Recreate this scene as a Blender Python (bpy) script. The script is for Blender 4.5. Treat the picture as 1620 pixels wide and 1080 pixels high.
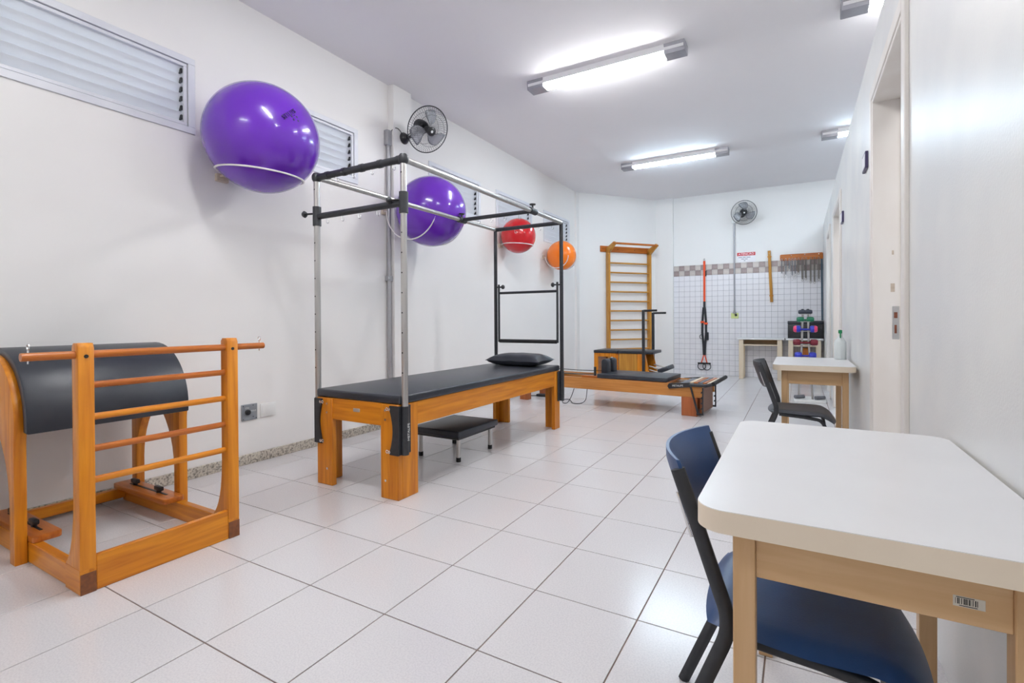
import bpy, bmesh, math, random
from mathutils import Vector, Matrix, Euler

random.seed(7)
for o in list(bpy.data.objects):
    bpy.data.objects.remove(o, do_unlink=True)
SC = bpy.context.scene
COL = SC.collection
PI = math.pi

# ------------------------------------------------------------------ camera, world, exposure
F_PX, YAW, PITCH, ROLL = 782.2, 0.5125, 0.0058, -0.0055
cam_data = bpy.data.cameras.new('camera')
cam_data.sensor_fit = 'HORIZONTAL'
cam_data.sensor_width = 36.0
cam_data.lens = F_PX / 1620.0 * 36.0
cam_data.shift_x = (810.0 - 822.3) / 1620.0
cam_data.shift_y = (510.7 - 540.0) / 1620.0
cam_data.clip_start = 0.02
cam = bpy.data.objects.new('camera', cam_data)
COL.objects.link(cam)
_F = Vector((-math.sin(YAW) * math.cos(PITCH), math.cos(YAW) * math.cos(PITCH), -math.sin(PITCH)))
_R = Vector((math.cos(YAW), math.sin(YAW), 0))
_U = _R.cross(_F)
_R2 = _R * math.cos(ROLL) + _U * math.sin(ROLL)
_U2 = -_R * math.sin(ROLL) + _U * math.cos(ROLL)
cam.matrix_world = Matrix(((_R2.x, _U2.x, -_F.x, 2.2473), (_R2.y, _U2.y, -_F.y, -0.9619), (_R2.z, _U2.z, -_F.z, 1.1253), (0, 0, 0, 1)))
SC.camera = cam

world = bpy.data.worlds.new('world')
SC.world = world
world.use_nodes = True
_bg = world.node_tree.nodes['Background']
_bg.inputs[0].default_value = (0.80, 0.88, 1.0, 1)
_bg.inputs[1].default_value = 1.6

SC.view_settings.view_transform = 'Standard'
SC.view_settings.look = 'None'
SC.view_settings.gamma = 1.0
SC.view_settings.use_curve_mapping = False
SC.view_settings.exposure = 0.0
TUBE_STRENGTH = 103.0
TUBE_COLOUR = (0.97, 0.975, 0.98)


# ------------------------------------------------------------------ materials
def lin(c):
    c = c / 255.0
    return c / 12.92 if c <= 0.04045 else ((c + 0.055) / 1.055) ** 2.4


def rgb(r, g, b):
    return (lin(r), lin(g), lin(b), 1.0)


def mat(name, col, rough=0.5, metal=0.0, spec=0.5, col2=None, scale=(8, 8, 8), detail=3.0, lo=0.35, hi=0.65,
        bump=0.0, bump_scale=200.0, coat=0.0, coat_rough=0.1, coords='Object', alpha=None, transmission=0.0, distort=0.0, emit=None, emit_strength=0.0):
    m = bpy.data.materials.new(name)
    m.use_nodes = True
    nt = m.node_tree
    b = nt.nodes['Principled BSDF']
    b.inputs['Base Color'].default_value = col
    b.inputs['Roughness'].default_value = rough
    b.inputs['Metallic'].default_value = metal
    b.inputs['Specular IOR Level'].default_value = spec
    b.inputs['Coat Weight'].default_value = coat
    b.inputs['Coat Roughness'].default_value = coat_rough
    b.inputs['Transmission Weight'].default_value = transmission
    if emit is not None:
        b.inputs['Emission Color'].default_value = emit
        b.inputs['Emission Strength'].default_value = emit_strength
    tc = None
    if col2 is not None or bump > 0:
        tc = nt.nodes.new('ShaderNodeTexCoord')
    if col2 is not None:
        mp = nt.nodes.new('ShaderNodeMapping')
        mp.inputs['Scale'].default_value = scale
        nz = nt.nodes.new('ShaderNodeTexNoise')
        nz.inputs['Scale'].default_value = 1.0
        nz.inputs['Detail'].default_value = detail
        nz.inputs['Distortion'].default_value = distort
        rp = nt.nodes.new('ShaderNodeValToRGB')
        rp.color_ramp.elements[0].position = lo
        rp.color_ramp.elements[0].color = col
        rp.color_ramp.elements[1].position = hi
        rp.color_ramp.elements[1].color = col2
        nt.links.new(tc.outputs[coords], mp.inputs['Vector'])
        nt.links.new(mp.outputs[0], nz.inputs['Vector'])
        nt.links.new(nz.outputs['Fac'], rp.inputs[0])
        nt.links.new(rp.outputs[0], b.inputs['Base Color'])
    if bump > 0:
        nb = nt.nodes.new('ShaderNodeTexNoise')
        nb.inputs['Scale'].default_value = bump_scale
        nb.inputs['Detail'].default_value = 2.0
        bp = nt.nodes.new('ShaderNodeBump')
        bp.inputs['Strength'].default_value = bump
        bp.inputs['Distance'].default_value = 0.002
        nt.links.new(tc.outputs['Object'], nb.inputs['Vector'])
        nt.links.new(nb.outputs['Fac'], bp.inputs['Height'])
        nt.links.new(bp.outputs[0], b.inputs['Normal'])
    return m


def wood(name, c1, c2, axis, rough=0.32):
    s = [38, 38, 38]
    s['xyz'.index(axis)] = 2.2
    return mat(name, c1, rough=rough, col2=c2, scale=tuple(s), detail=4, lo=0.3, hi=0.7, distort=0.6, coat=0.08, coat_rough=0.2, spec=0.4)


M = {}
WD1, WD2 = rgb(226, 146, 34), rgb(192, 108, 16)
for ax in 'xyz':
    M['wood_' + ax] = wood('varnished wood ' + ax, WD1, WD2, ax)
    M['tan_' + ax] = wood('tan laminate ' + ax, rgb(222, 186, 142), rgb(208, 168, 122), ax, 0.4)
    M['red_wood_' + ax] = wood('reddish wood ' + ax, rgb(198, 114, 40), rgb(164, 86, 28), ax)
    M['bar_wood_' + ax] = wood('pale amber wood ' + ax, rgb(205, 150, 62), rgb(178, 118, 44), ax)
    M['cream_' + ax] = wood('cream laminate ' + ax, rgb(232, 216, 192), rgb(222, 202, 174), ax, 0.45)
M['rail_wood_x'] = wood('pale brown rail wood', rgb(210, 146, 78), rgb(186, 118, 54), 'x')
M['leg_brown'] = wood('brown leg wood', rgb(176, 100, 54), rgb(156, 84, 44), 'z')
M['end_cap'] = mat('dark end grain', rgb(112, 62, 30), 0.4, col2=rgb(132, 76, 36), scale=(60, 60, 60))
M['wall'] = mat('white wall paint', rgb(243, 241, 239), 0.55, col2=rgb(241, 239, 237), scale=(1.3, 1.3, 1.3), bump=0.06, bump_scale=60)
M['ceiling'] = mat('ceiling paint', rgb(246, 244, 247), 0.8, col2=rgb(244, 242, 245), scale=(1, 1, 1))
M['partition'] = mat('satin partition panel', rgb(235, 235, 232), 0.36, col2=rgb(223, 224, 224), scale=(2, 2, 2), bump=0.25, bump_scale=120)
M['frame_paint'] = mat('cream door frame paint', rgb(238, 234, 229), 0.35, col2=rgb(232, 226, 220), scale=(6, 6, 2))
M['grout'] = mat('brown grout', rgb(140, 118, 106), 0.8, col2=rgb(118, 100, 92), scale=(12, 12, 12))
M['floor_tile'] = mat('glossy white floor tile', rgb(224, 221, 222), 0.20, spec=0.5, col2=rgb(215, 212, 214), scale=(160, 160, 160), detail=2, lo=0.42, hi=0.62, bump=0.05, bump_scale=260)
M['wall_grout'] = mat('grey wall grout', rgb(150, 147, 152), 0.8, col2=rgb(140, 138, 142), scale=(20, 20, 20))
M['wall_tile'] = mat('white wall tile', rgb(240, 238, 240), 0.2, col2=rgb(234, 232, 236), scale=(7, 7, 7))
M['band_dark'] = mat('mauve band tile', rgb(168, 150, 146), 0.3, col2=rgb(150, 134, 132), scale=(30, 30, 30))
M['band_light'] = mat('pale grey band tile', rgb(208, 198, 192), 0.3, col2=rgb(196, 186, 180), scale=(30, 30, 30))
M['granite'] = mat('speckled granite', rgb(206, 198, 184), 0.3, col2=rgb(120, 112, 102), scale=(70, 70, 70), detail=5, lo=0.45, hi=0.66)
M['alu'] = mat('painted aluminium', rgb(226, 228, 234), 0.35, col2=rgb(220, 222, 230), scale=(5, 5, 5))
M['slat'] = mat('frosted glass slat', rgb(244, 247, 251), 0.35, col2=rgb(240, 243, 248), scale=(3, 3, 3), transmission=0.3)
M['chrome'] = mat('brushed steel', rgb(196, 193, 190), 0.28, metal=0.9, col2=rgb(182, 180, 178), scale=(30, 30, 4))
M['bright_chrome'] = mat('bright chrome', rgb(225, 225, 226), 0.12, metal=1.0)
M['black_metal'] = mat('black powder coat', rgb(38, 40, 45), 0.45, col2=rgb(44, 46, 50), scale=(40, 40, 40))
M['black_plastic'] = mat('black plastic', rgb(30, 31, 34), 0.4, col2=rgb(36, 37, 40), scale=(30, 30, 30))
M['rubber'] = mat('black rubber', rgb(26, 26, 27), 0.7, col2=rgb(32, 32, 33), scale=(50, 50, 50))
M['vinyl'] = mat('black vinyl', rgb(36, 41, 50), 0.38, spec=0.5, col2=rgb(45, 48, 55), scale=(9, 9, 9), bump=0.12, bump_scale=240)
M['navy'] = mat('navy vinyl', rgb(36, 72, 122), 0.38, col2=rgb(30, 62, 108), scale=(6, 6, 6), bump=0.15, bump_scale=300)
M['charcoal'] = mat('charcoal vinyl', rgb(52, 55, 62), 0.42, col2=rgb(46, 49, 56), scale=(6, 6, 6), bump=0.15, bump_scale=300)
M['purple'] = mat('purple ball vinyl', rgb(104, 40, 182), 0.22, col2=rgb(98, 36, 174), scale=(3, 3, 3), coat=0.4, coat_rough=0.08)
M['purple_band'] = mat('ball moulding line', rgb(84, 34, 152), 0.3)
M['red_ball'] = mat('red ball vinyl', rgb(206, 18, 30), 0.22, col2=rgb(198, 14, 26), scale=(3, 3, 3), coat=0.4, coat_rough=0.08)
M['orange_ball'] = mat('orange ball vinyl', rgb(255, 132, 10), 0.24, col2=rgb(250, 124, 6), scale=(3, 3, 3), coat=0.4, coat_rough=0.08)
M['print_dark'] = mat('dark purple print', rgb(44, 18, 92), 0.4)
M['white_rod'] = mat('white coated rod', rgb(238, 232, 230), 0.35)
M['pale_block'] = mat('pale wooden block', rgb(206, 192, 176), 0.5, col2=rgb(194, 178, 160), scale=(10, 60, 60))
M['white_plastic'] = mat('white plastic', rgb(240, 240, 238), 0.35, col2=rgb(236, 236, 234), scale=(5, 5, 5))
M['grey_plate'] = mat('grey plate', rgb(150, 155, 161), 0.4, metal=0.3, col2=rgb(142, 147, 153), scale=(20, 20, 20))
M['pvc'] = mat('grey steel conduit', rgb(176, 176, 180), 0.35, metal=0.35, col2=rgb(166, 166, 170), scale=(20, 20, 3))
M['white_top'] = mat('white laminate top', rgb(233, 232, 232), 0.3, col2=rgb(230, 229, 229), scale=(4, 4, 4), bump=0.08, bump_scale=400)
M['edge_band'] = mat('cream edge band', rgb(243, 229, 208), 0.4, col2=rgb(238, 222, 200), scale=(5, 5, 5))
M['paper'] = mat('white sticker', rgb(220, 214, 202), 0.5)
M['ink'] = mat('black ink', rgb(24, 24, 24), 0.5)
M['white_ink'] = mat('white ink', rgb(225, 228, 228), 0.5)
M['grey_ink'] = mat('grey ink', rgb(120, 124, 138), 0.5)
M['sign_red'] = mat('red sign band', rgb(196, 30, 44), 0.4)
M['sign_white'] = mat('white sign board', rgb(240, 238, 242), 0.4)
M['strap_orange'] = mat('orange webbing', rgb(240, 88, 40), 0.7, col2=rgb(226, 76, 34), scale=(4, 4, 90))
M['strap_black'] = mat('black webbing', rgb(32, 33, 38), 0.7, col2=rgb(40, 41, 46), scale=(4, 4, 90))
M['spring'] = mat('shiny spring steel', rgb(205, 206, 210), 0.25, metal=0.9)
M['spring_dull'] = mat('dull spring steel', rgb(168, 160, 152), 0.4, metal=0.6)
M['green'] = mat('green dumbbell vinyl', rgb(10, 120, 84), 0.4)
M['blue'] = mat('blue dumbbell vinyl', rgb(52, 62, 190), 0.4)
M['pink'] = mat('pink dumbbell vinyl', rgb(240, 70, 120), 0.4)
M['dark_red'] = mat('dark red dumbbell vinyl', rgb(120, 22, 40), 0.4)
M['slate'] = mat('slate dumbbell vinyl', rgb(50, 56, 70), 0.45)
M['purple_sign'] = mat('dark violet plaque', rgb(66, 58, 96), 0.35)
M['teal_band'] = mat('blue grey band', rgb(76, 98, 114), 0.5, col2=rgb(68, 88, 104), scale=(3, 3, 30))
M['bottle'] = mat('milky plastic', rgb(236, 242, 242), 0.3, transmission=0.15)
M['green_cap'] = mat('green nozzle', rgb(20, 130, 80), 0.4)
M['yellow_plate'] = mat('yellowish plate', rgb(216, 226, 150), 0.4)
M['fan_blade'] = mat('smoky fan blade', rgb(214, 216, 222), 0.25, transmission=0.75)
M['fixture'] = mat('grey fixture sheet', rgb(168, 168, 176), 0.35, metal=0.3, col2=rgb(160, 160, 168), scale=(6, 6, 6))
M['fixture_white'] = mat('white reflector', rgb(240, 240, 242), 0.4)
M['tube'] = mat('lit tube', (1, 1, 1, 1), 0.3, emit=TUBE_COLOUR + (1,), emit_strength=TUBE_STRENGTH)
M['tube_cool'] = mat('lit cool tube', (1, 1, 1, 1), 0.3, emit=(0.68, 0.86, 1.0, 1), emit_strength=TUBE_STRENGTH)
M['silver'] = mat('silver plate', rgb(196, 190, 180), 0.35, metal=0.6)
M['rust'] = mat('rusty brown lock', rgb(120, 66, 44), 0.5)
M['foot_grey'] = mat('grey weight bag', rgb(120, 122, 128), 0.6, col2=rgb(104, 106, 112), scale=(30, 30, 30))


# ------------------------------------------------------------------ mesh helpers
def bm_new():
    return bmesh.new()


def add_box(bm, lo, hi, bevel=0.0, seg=1, mtx=None):
    t = bmesh.new()
    bmesh.ops.create_cube(t, size=1.0)
    for v in t.verts:
        v.co = Vector(((lo[0] + hi[0]) / 2 + v.co.x * (hi[0] - lo[0]), (lo[1] + hi[1]) / 2 + v.co.y * (hi[1] - lo[1]), (lo[2] + hi[2]) / 2 + v.co.z * (hi[2] - lo[2])))
    if bevel > 0:
        bmesh.ops.bevel(t, geom=list(t.edges), offset=bevel, segments=seg, profile=0.5, affect='EDGES')
    if mtx is not None:
        t.transform(mtx)
    merge(bm, t)
    return bm


def merge(bm, t):
    me = bpy.data.meshes.new('tmp')
    t.to_mesh(me)
    t.free()
    bm.from_mesh(me)
    bpy.data.meshes.remove(me)


def _frame(d):
    d = d.normalized()
    a = Vector((0, 0, 1)) if abs(d.z) < 0.9 else Vector((1, 0, 0))
    u = d.cross(a).normalized()
    return u, d.cross(u).normalized()


def add_cyl(bm, p0, p1, r0, r1=None, n=12, cap=True):
    p0, p1 = Vector(p0), Vector(p1)
    r1 = r0 if r1 is None else r1
    u, w = _frame(p1 - p0)
    A, B = [], []
    for i in range(n):
        a = 2 * PI * i / n
        k = u * math.cos(a) + w * math.sin(a)
        A.append(bm.verts.new(p0 + k * r0))
        B.append(bm.verts.new(p1 + k * r1))
    for i in range(n):
        j = (i + 1) % n
        bm.faces.new((A[i], A[j], B[j], B[i]))
    if cap:
        bm.faces.new(A[::-1])
        bm.faces.new(B)
    return bm


def add_tube(bm, pts, r, n=8, closed=False, flat=None):
    """sweep a circle (or an ellipse flat=(ru, rw)) along points"""
    pts = [Vector(p) for p in pts]
    m = len(pts)
    rings = []
    prev_u = None
    for i in range(m):
        if closed:
            d = pts[(i + 1) % m] - pts[(i - 1) % m]
        else:
            d = pts[min(i + 1, m - 1)] - pts[max(i - 1, 0)]
        d.normalize()
        if prev_u is None:
            u, w = _frame(d)
        else:
            u = prev_u - d * prev_u.dot(d)
            if u.length < 1e-6:
                u, w = _frame(d)
            u.normalize()
            w = d.cross(u)
        prev_u = u
        ring = []
        for k in range(n):
            a = 2 * PI * k / n
            ru, rw = (r, r) if flat is None else flat
            ring.append(bm.verts.new(pts[i] + u * math.cos(a) * ru + w * math.sin(a) * rw))
        rings.append(ring)
    rng = range(m) if closed else range(m - 1)
    for i in rng:
        A, B = rings[i], rings[(i + 1) % m]
        for k in range(n):
            j = (k + 1) % n
            bm.faces.new((A[k], A[j], B[j], B[k]))
    if not closed:
        bm.faces.new(rings[0][::-1])
        bm.faces.new(rings[-1])
    return bm


def add_lathe(bm, prof, origin, axis=(0, 0, 1), n=24):
    """prof: list of (radius, height) along the axis"""
    o = Vector(origin)
    ax = Vector(axis).normalized()
    u, w = _frame(ax)
    rings = []
    for r, h in prof:
        if r < 1e-6:
            rings.append([bm.verts.new(o + ax * h)])
        else:
            rings.append([bm.verts.new(o + ax * h + (u * math.cos(2 * PI * k / n) + w * math.sin(2 * PI * k / n)) * r) for k in range(n)])
    for A, B in zip(rings[:-1], rings[1:]):
        for k in range(n):
            j = (k + 1) % n
            if len(A) == 1 and len(B) == 1:
                continue
            if len(A) == 1:
                bm.faces.new((A[0], B[j], B[k]))
            elif len(B) == 1:
                bm.faces.new((A[k], A[j], B[0]))
            else:
                bm.faces.new((A[k], A[j], B[j], B[k]))
    return bm


def add_prism(bm, poly, a0, a1, plane='xy', bevel=0.0):
    """extrude a 2-D polygon: plane xy -> along z, xz -> along y, yz -> along x"""
    t = bmesh.new()

    def P(p, h):
        if plane == 'xy':
            return Vector((p[0], p[1], h))
        if plane == 'xz':
            return Vector((p[0], h, p[1]))
        return Vector((h, p[0], p[1]))
    A = [t.verts.new(P(p, a0)) for p in poly]
    B = [t.verts.new(P(p, a1)) for p in poly]
    n = len(poly)
    fa = t.faces.new(A)
    fb = t.faces.new(B[::-1])
    for i in range(n):
        j = (i + 1) % n
        t.faces.new((A[j], A[i], B[i], B[j]))
    bmesh.ops.recalc_face_normals(t, faces=list(t.faces))
    if bevel > 0:
        es = [e for e in t.edges if (fa in e.link_faces or fb in e.link_faces)]
        bmesh.ops.bevel(t, geom=es, offset=bevel, segments=2, profile=0.5, affect='EDGES')
    bmesh.ops.triangulate(t, faces=[f for f in t.faces if len(f.verts) > 4])
    merge(bm, t)
    return bm


def rrect(x0, x1, y0, y1, r, n=6):
    out = []
    for cx, cy, a0 in ((x1 - r, y1 - r, 0), (x0 + r, y1 - r, 90), (x0 + r, y0 + r, 180), (x1 - r, y0 + r, 270)):
        for i in range(n + 1):
            a = math.radians(a0 + 90.0 * i / n)
            out.append((cx + r * math.cos(a), cy + r * math.sin(a)))
    return out


def helix(p0, p1, R, turns, step=8):
    p0, p1 = Vector(p0), Vector(p1)
    u, w = _frame(p1 - p0)
    n = int(turns * step)
    return [p0.lerp(p1, i / n) + (u * math.cos(2 * PI * i / step) + w * math.sin(2 * PI * i / step)) * R for i in range(n + 1)]


def bez(p0, p1, p2, n=8):
    p0, p1, p2 = Vector(p0), Vector(p1), Vector(p2)
    return [p0 * (1 - t) ** 2 + p1 * 2 * t * (1 - t) + p2 * t * t for t in [i / n for i in range(n + 1)]]


def obj(name, bm, material, parent=None, world=True, smooth=True, recalc=True):
    """link one mesh object; geometry is in world coordinates unless world=False (parent's own coordinates)"""
    if recalc:
        bmesh.ops.recalc_face_normals(bm, faces=list(bm.faces))
    me = bpy.data.meshes.new(name)
    bm.to_mesh(me)
    bm.free()
    mats = material if isinstance(material, (list, tuple)) else [material]
    for m in mats:
        me.materials.append(M[m])
    if smooth:
        me.shade_smooth()
        me.set_sharp_from_angle(angle=math.radians(38))
    o = bpy.data.objects.new(name, me)
    COL.objects.link(o)
    if parent is not None:
        o.parent = parent
        if world:
            r = root_of(parent)
            inv = r.matrix_basis.inverted()
            me.transform(inv)
    return o


def root_of(o):
    while o.parent is not None:
        o = o.parent
    return o


def thing(name, label, cat, loc=(0, 0, 0), rotz=0.0, group=None):
    o = bpy.data.objects.new(name, None)
    COL.objects.link(o)
    o.empty_display_size = 0.05
    o.location = loc
    o.rotation_euler = (0, 0, rotz)
    o.matrix_basis = Matrix.Translation(Vector(loc)) @ Matrix.Rotation(rotz, 4, 'Z')
    return tag(o, label, cat, group)


def tag(o, label, cat, group=None, kind=None):
    if label:
        o['label'] = label
    if cat:
        o['category'] = cat
    if group:
        o['group'] = group
    if kind:
        o['kind'] = kind
    return o


def struct(name, bm, m, parent=None, label=None, cat=None, smooth=False):
    o = obj(name, bm, m, parent, smooth=smooth)
    if parent is None:
        o['kind'] = 'structure'
        tag(o, label, cat)
    return o


def copy_tree(root, loc, rotz, label, group=None):
    r = root.copy()
    COL.objects.link(r)
    r.location = loc
    r.rotation_euler = (0, 0, rotz)
    r['label'] = label
    if group:
        r['group'] = group
    for ch in [c for c in bpy.data.objects if c.parent == root]:
        c = ch.copy()
        COL.objects.link(c)
        c.parent = r
        for g in [d for d in bpy.data.objects if d.parent == ch]:
            d = g.copy()
            COL.objects.link(d)
            d.parent = c
    return r


def text_obj(name, body, size, material, parent, mtx, extrude=0.0004, spacing=1.0):
    cu = bpy.data.curves.new(name, 'FONT')
    cu.body = body
    cu.size = size
    cu.extrude = extrude
    cu.align_x = 'CENTER'
    cu.align_y = 'CENTER'
    cu.space_character = spacing
    cu.resolution_u = 3
    tmp = bpy.data.objects.new(name + '_tmp', cu)
    COL.objects.link(tmp)
    dg = bpy.context.evaluated_depsgraph_get()
    me = bpy.data.meshes.new_from_object(tmp.evaluated_get(dg))
    bpy.data.objects.remove(tmp, do_unlink=True)
    bpy.data.curves.remove(cu)
    me.transform(mtx)
    if parent is not None:
        me.transform(root_of(parent).matrix_basis.inverted())
    me.materials.clear()
    me.materials.append(M[material])
    o = bpy.data.objects.new(name, me)
    COL.objects.link(o)
    if parent is not None:
        o.parent = parent
    return o


def basis(o, x, y):
    """matrix whose local x / y map to the given directions at point o"""
    x = Vector(x).normalized()
    y = Vector(y).normalized()
    z = x.cross(y)
    return Matrix(((x.x, y.x, z.x, o[0]), (x.y, y.y, z.y, o[1]), (x.z, y.z, z.z, o[2]), (0, 0, 0, 1)))


# ------------------------------------------------------------------ room shell
XL, XR, YB, ZC, YF, XFAR = -1.55, 2.65, 9.58, 3.63, -3.6, 6.0
ZP = 2.82          # top of the partition
T = 0.43

b = bm_new()
add_box(b, (XL - 0.2, YF - 0.2, -0.15), (XFAR + 0.2, YB + 0.2, -0.0035))
floor = struct('floor', b, 'grout', label='floor of glossy white square tiles with brown joints', cat='floor')
tile_mesh = {}
g = 0.0025
stuff_bm = bm_new()
for i in range(-4, 14):
    for j in range(-9, 23):
        x0, x1 = max(i * T, XL) + g, min((i + 1) * T, XFAR) - g
        y0, y1 = max(j * T, YF) + g, min((j + 1) * T, YB) - g
        part = i <= 6 and j >= -2
        if part:
            x1 = min(x1, XR + 0.05)
        elif i == 7 and j >= -2:
            pass
        if x1 - x0 < 0.02 or y1 - y0 < 0.02:
            continue
        if not part:
            add_box(stuff_bm, (x0, y0, -0.0035), (x1, y1, 0))
            continue
        key = (round(x1 - x0, 4), round(y1 - y0, 4))
        if key not in tile_mesh:
            tb = bm_new()
            add_box(tb, (0, 0, -0.007), (key[0], key[1], 0), bevel=0.0008)
            me = bpy.data.meshes.new('tile')
            tb.to_mesh(me)
            tb.free()
            me.materials.append(M['floor_tile'])
            tile_mesh[key] = me
        t = bpy.data.objects.new('tile', tile_mesh[key])
        COL.objects.link(t)
        t.parent = floor
        t.location = (x0, y0, random.uniform(-0.0004, 0.0))
st = obj('tile_field', stuff_bm, 'floor_tile', floor, smooth=False)
st['kind'] = 'stuff'

b = bm_new()
add_box(b, (XL - 0.2, YF - 0.2, ZC), (XFAR + 0.2, YB + 0.2, ZC + 0.15))
struct('ceiling', b, 'ceiling', label='plain white ceiling', cat='ceiling')

WIN = [(-0.06, 1.0), (1.45, 2.515), (3.62, 4.68), (5.11, 6.19), (6.64, 7.72)]
WZ0, WZ1 = 2.485, 3.0
b = bm_new()
YD = 8.04
add_box(b, (XL - 0.15, YF, 0), (XL, YD, WZ0))
add_box(b, (XL - 0.15, YF, WZ1), (XL, YD, ZC))
ys = [YF] + [v for w in WIN for v in w] + [YD]
for k in range(0, len(ys), 2):
    add_box(b, (XL - 0.15, ys[k], WZ0), (XL, ys[k + 1], WZ1))
wall_left = struct('wall_left', b, 'wall', label='long white wall with high louvred windows', cat='wall')
b = bm_new()
add_box(b, (XL - 0.01, 2.955, 0), (XL + 0.075, 3.235, ZC), bevel=0.004)
obj('pilaster', b, 'wall', wall_left)
b = bm_new()
add_box(b, (XL - 0.01, YD - 0.06, 0), (XL + 0.05, YD + 0.10, ZC), bevel=0.004)
obj('pilaster', b, 'wall', wall_left)

D0, D1 = Vector((XL, YD, 0)), Vector((-0.36, 9.5, 0))
b = bm_new()
add_prism(b, [(XL, YD), (-0.36, 9.5), (-0.36, 9.75), (XL - 0.15, 9.75), (XL - 0.15, YD)], 0, ZC)
struct('wall_corner', b, 'wall', label='slanted white wall behind the wall bars', cat='wall')
b = bm_new()
add_box(b, (-0.37, 9.5, 0), (0.0, 9.75, ZC))
struct('wall_side', b, 'wall', label='narrow white wall strip left of the tiled wall', cat='wall')
b = bm_new()
add_box(b, (0.0, YB, 0), (XFAR + 0.15, YB + 0.15, ZC))
wall_back = struct('wall_back', b, 'wall', label='white back wall, tiled below a checkered band', cat='wall')
b = bm_new()
add_box(b, (XL - 0.15, YF - 0.15, 0), (XFAR + 0.15, YF, ZC))
struct('wall_front', b, 'wall', label='white wall behind the viewer', cat='wall')
b = bm_new()
add_box(b, (XFAR, YF, 0), (XFAR + 0.15, YB, ZC))
struct('wall_far', b, 'wall', label='white wall beyond the partition', cat='wall')

# partition with three door openings
DOORS = [(1.68, 2.695, 2.44), (5.30, 6.45, 2.42), (7.25, 8.05, 2.38)]
PX1 = XR + 0.10
b = bm_new()
yy = YF
for y0, y1, zh in DOORS:
    add_box(b, (XR, yy, 0), (PX1, y0, ZP))
    add_box(b, (XR, y0, zh), (PX1, y1, ZP))
    yy = y1
add_box(b, (XR, yy, 0), (PX1, YB, ZP))
wall_right = struct('wall_right', b, 'partition', label='pale satin partition wall with door openings', cat='wall')

for k, (y0, y1, zh) in enumerate(DOORS):
    root = thing('door_%d' % (k + 1), ['cream door frame nearest the front table', 'cream door frame beyond the second table',
                                       'farthest cream door frame by the dumbbell rack'][k], 'door', (XR, (y0 + y1) / 2, 0))
    root['kind'] = 'structure'
    b = bm_new()
    cw, cp = 0.065, 0.018
    add_box(b, (XR - cp, y0 - cw, 0), (XR + 0.002, y0 + 0.004, zh + cw), 0.004)
    add_box(b, (XR - cp, y1 - 0.004, 0), (XR + 0.002, y1 + cw, zh + cw), 0.004)
    add_box(b, (XR - cp, y0 + 0.003, zh - 0.004), (XR + 0.002, y1 - 0.003, zh + cw), 0.004)
    obj('casing', b, 'frame_paint', root)
    b = bm_new()
    add_box(b, (XR - 0.012, y0 - 0.002, 0), (XR + 0.16, y0 + 0.025, zh), 0.003)
    add_box(b, (XR - 0.012, y1 - 0.025, 0), (XR + 0.16, y1 + 0.002, zh), 0.003)
    add_box(b, (XR - 0.012, y0 + 0.02, zh - 0.025), (XR + 0.16, y1 - 0.02, zh + 0.002), 0.003)
    obj('jamb', b, 'frame_paint', root)
    b = bm_new()
    add_box(b, (XR + 0.125, y1 - 0.045, 0), (XR + 0.155, y1 - 0.02, zh - 0.02), 0.002)
    add_box(b, (XR + 0.125, y0 + 0.02, 0), (XR + 0.155, y0 + 0.045, zh - 0.02), 0.002)
    add_box(b, (XR + 0.125, y0 + 0.04, zh - 0.045), (XR + 0.155, y1 - 0.04, zh - 0.02), 0.002)
    obj('door_stop', b, 'frame_paint', root)
    if k == 0:
        b = bm_new()
        add_box(b, (XR + 0.083, y1 - 0.028, 1.0), (XR + 0.117, y1 - 0.0245, 1.195), 0.001)
        sp = obj('strike_plate', b, 'bright_chrome', root)
        tag(sp, 'metal strike plate with rusty slots', None)
        b = bm_new()
        add_box(b, (XR + 0.092, y1 - 0.0295, 1.125), (XR + 0.108, y1 - 0.026, 1.16))
        add_box(b, (XR + 0.094, y1 - 0.0295, 1.035), (XR + 0.105, y1 - 0.026, 1.085))
        obj('latch_slot', b, 'rust', sp)
        b = bm_new()
        add_box(b, (XR + 0.076, y1 - 0.0262, 1.28), (XR + 0.096, y1 - 0.0245, 1.33), 0.0005)
        add_box(b, (XR + 0.082, y1 - 0.0262, 1.50), (XR + 0.092, y1 - 0.0245, 1.525), 0.0005)
        obj('worn_patch', b, 'pale_block', root)

# granite baseboards
b = bm_new()
add_box(b, (XL, YF, 0), (XL + 0.018, 2.955, 0.078), 0.002)
add_box(b, (XL, 3.235, 0), (XL + 0.018, YD - 0.06, 0.078), 0.002)
struct('baseboard_left', b, 'granite', label='speckled granite baseboard along the left wall', cat='baseboard')
b = bm_new()
t2 = (D1 - D0).normalized()
nrm = Vector((t2.y, -t2.x, 0))
q0 = D0 + t2 * 0.12
q1 = D1 - t2 * 0.02
add_prism(b, [(q0.x, q0.y), (q1.x, q1.y), (q1.x + nrm.x * 0.018, q1.y + nrm.y * 0.018), (q0.x + nrm.x * 0.018, q0.y + nrm.y * 0.018)], 0, 0.078)
struct('baseboard_corner', b, 'granite', label='granite baseboard under the slanted wall', cat='baseboard')

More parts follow.
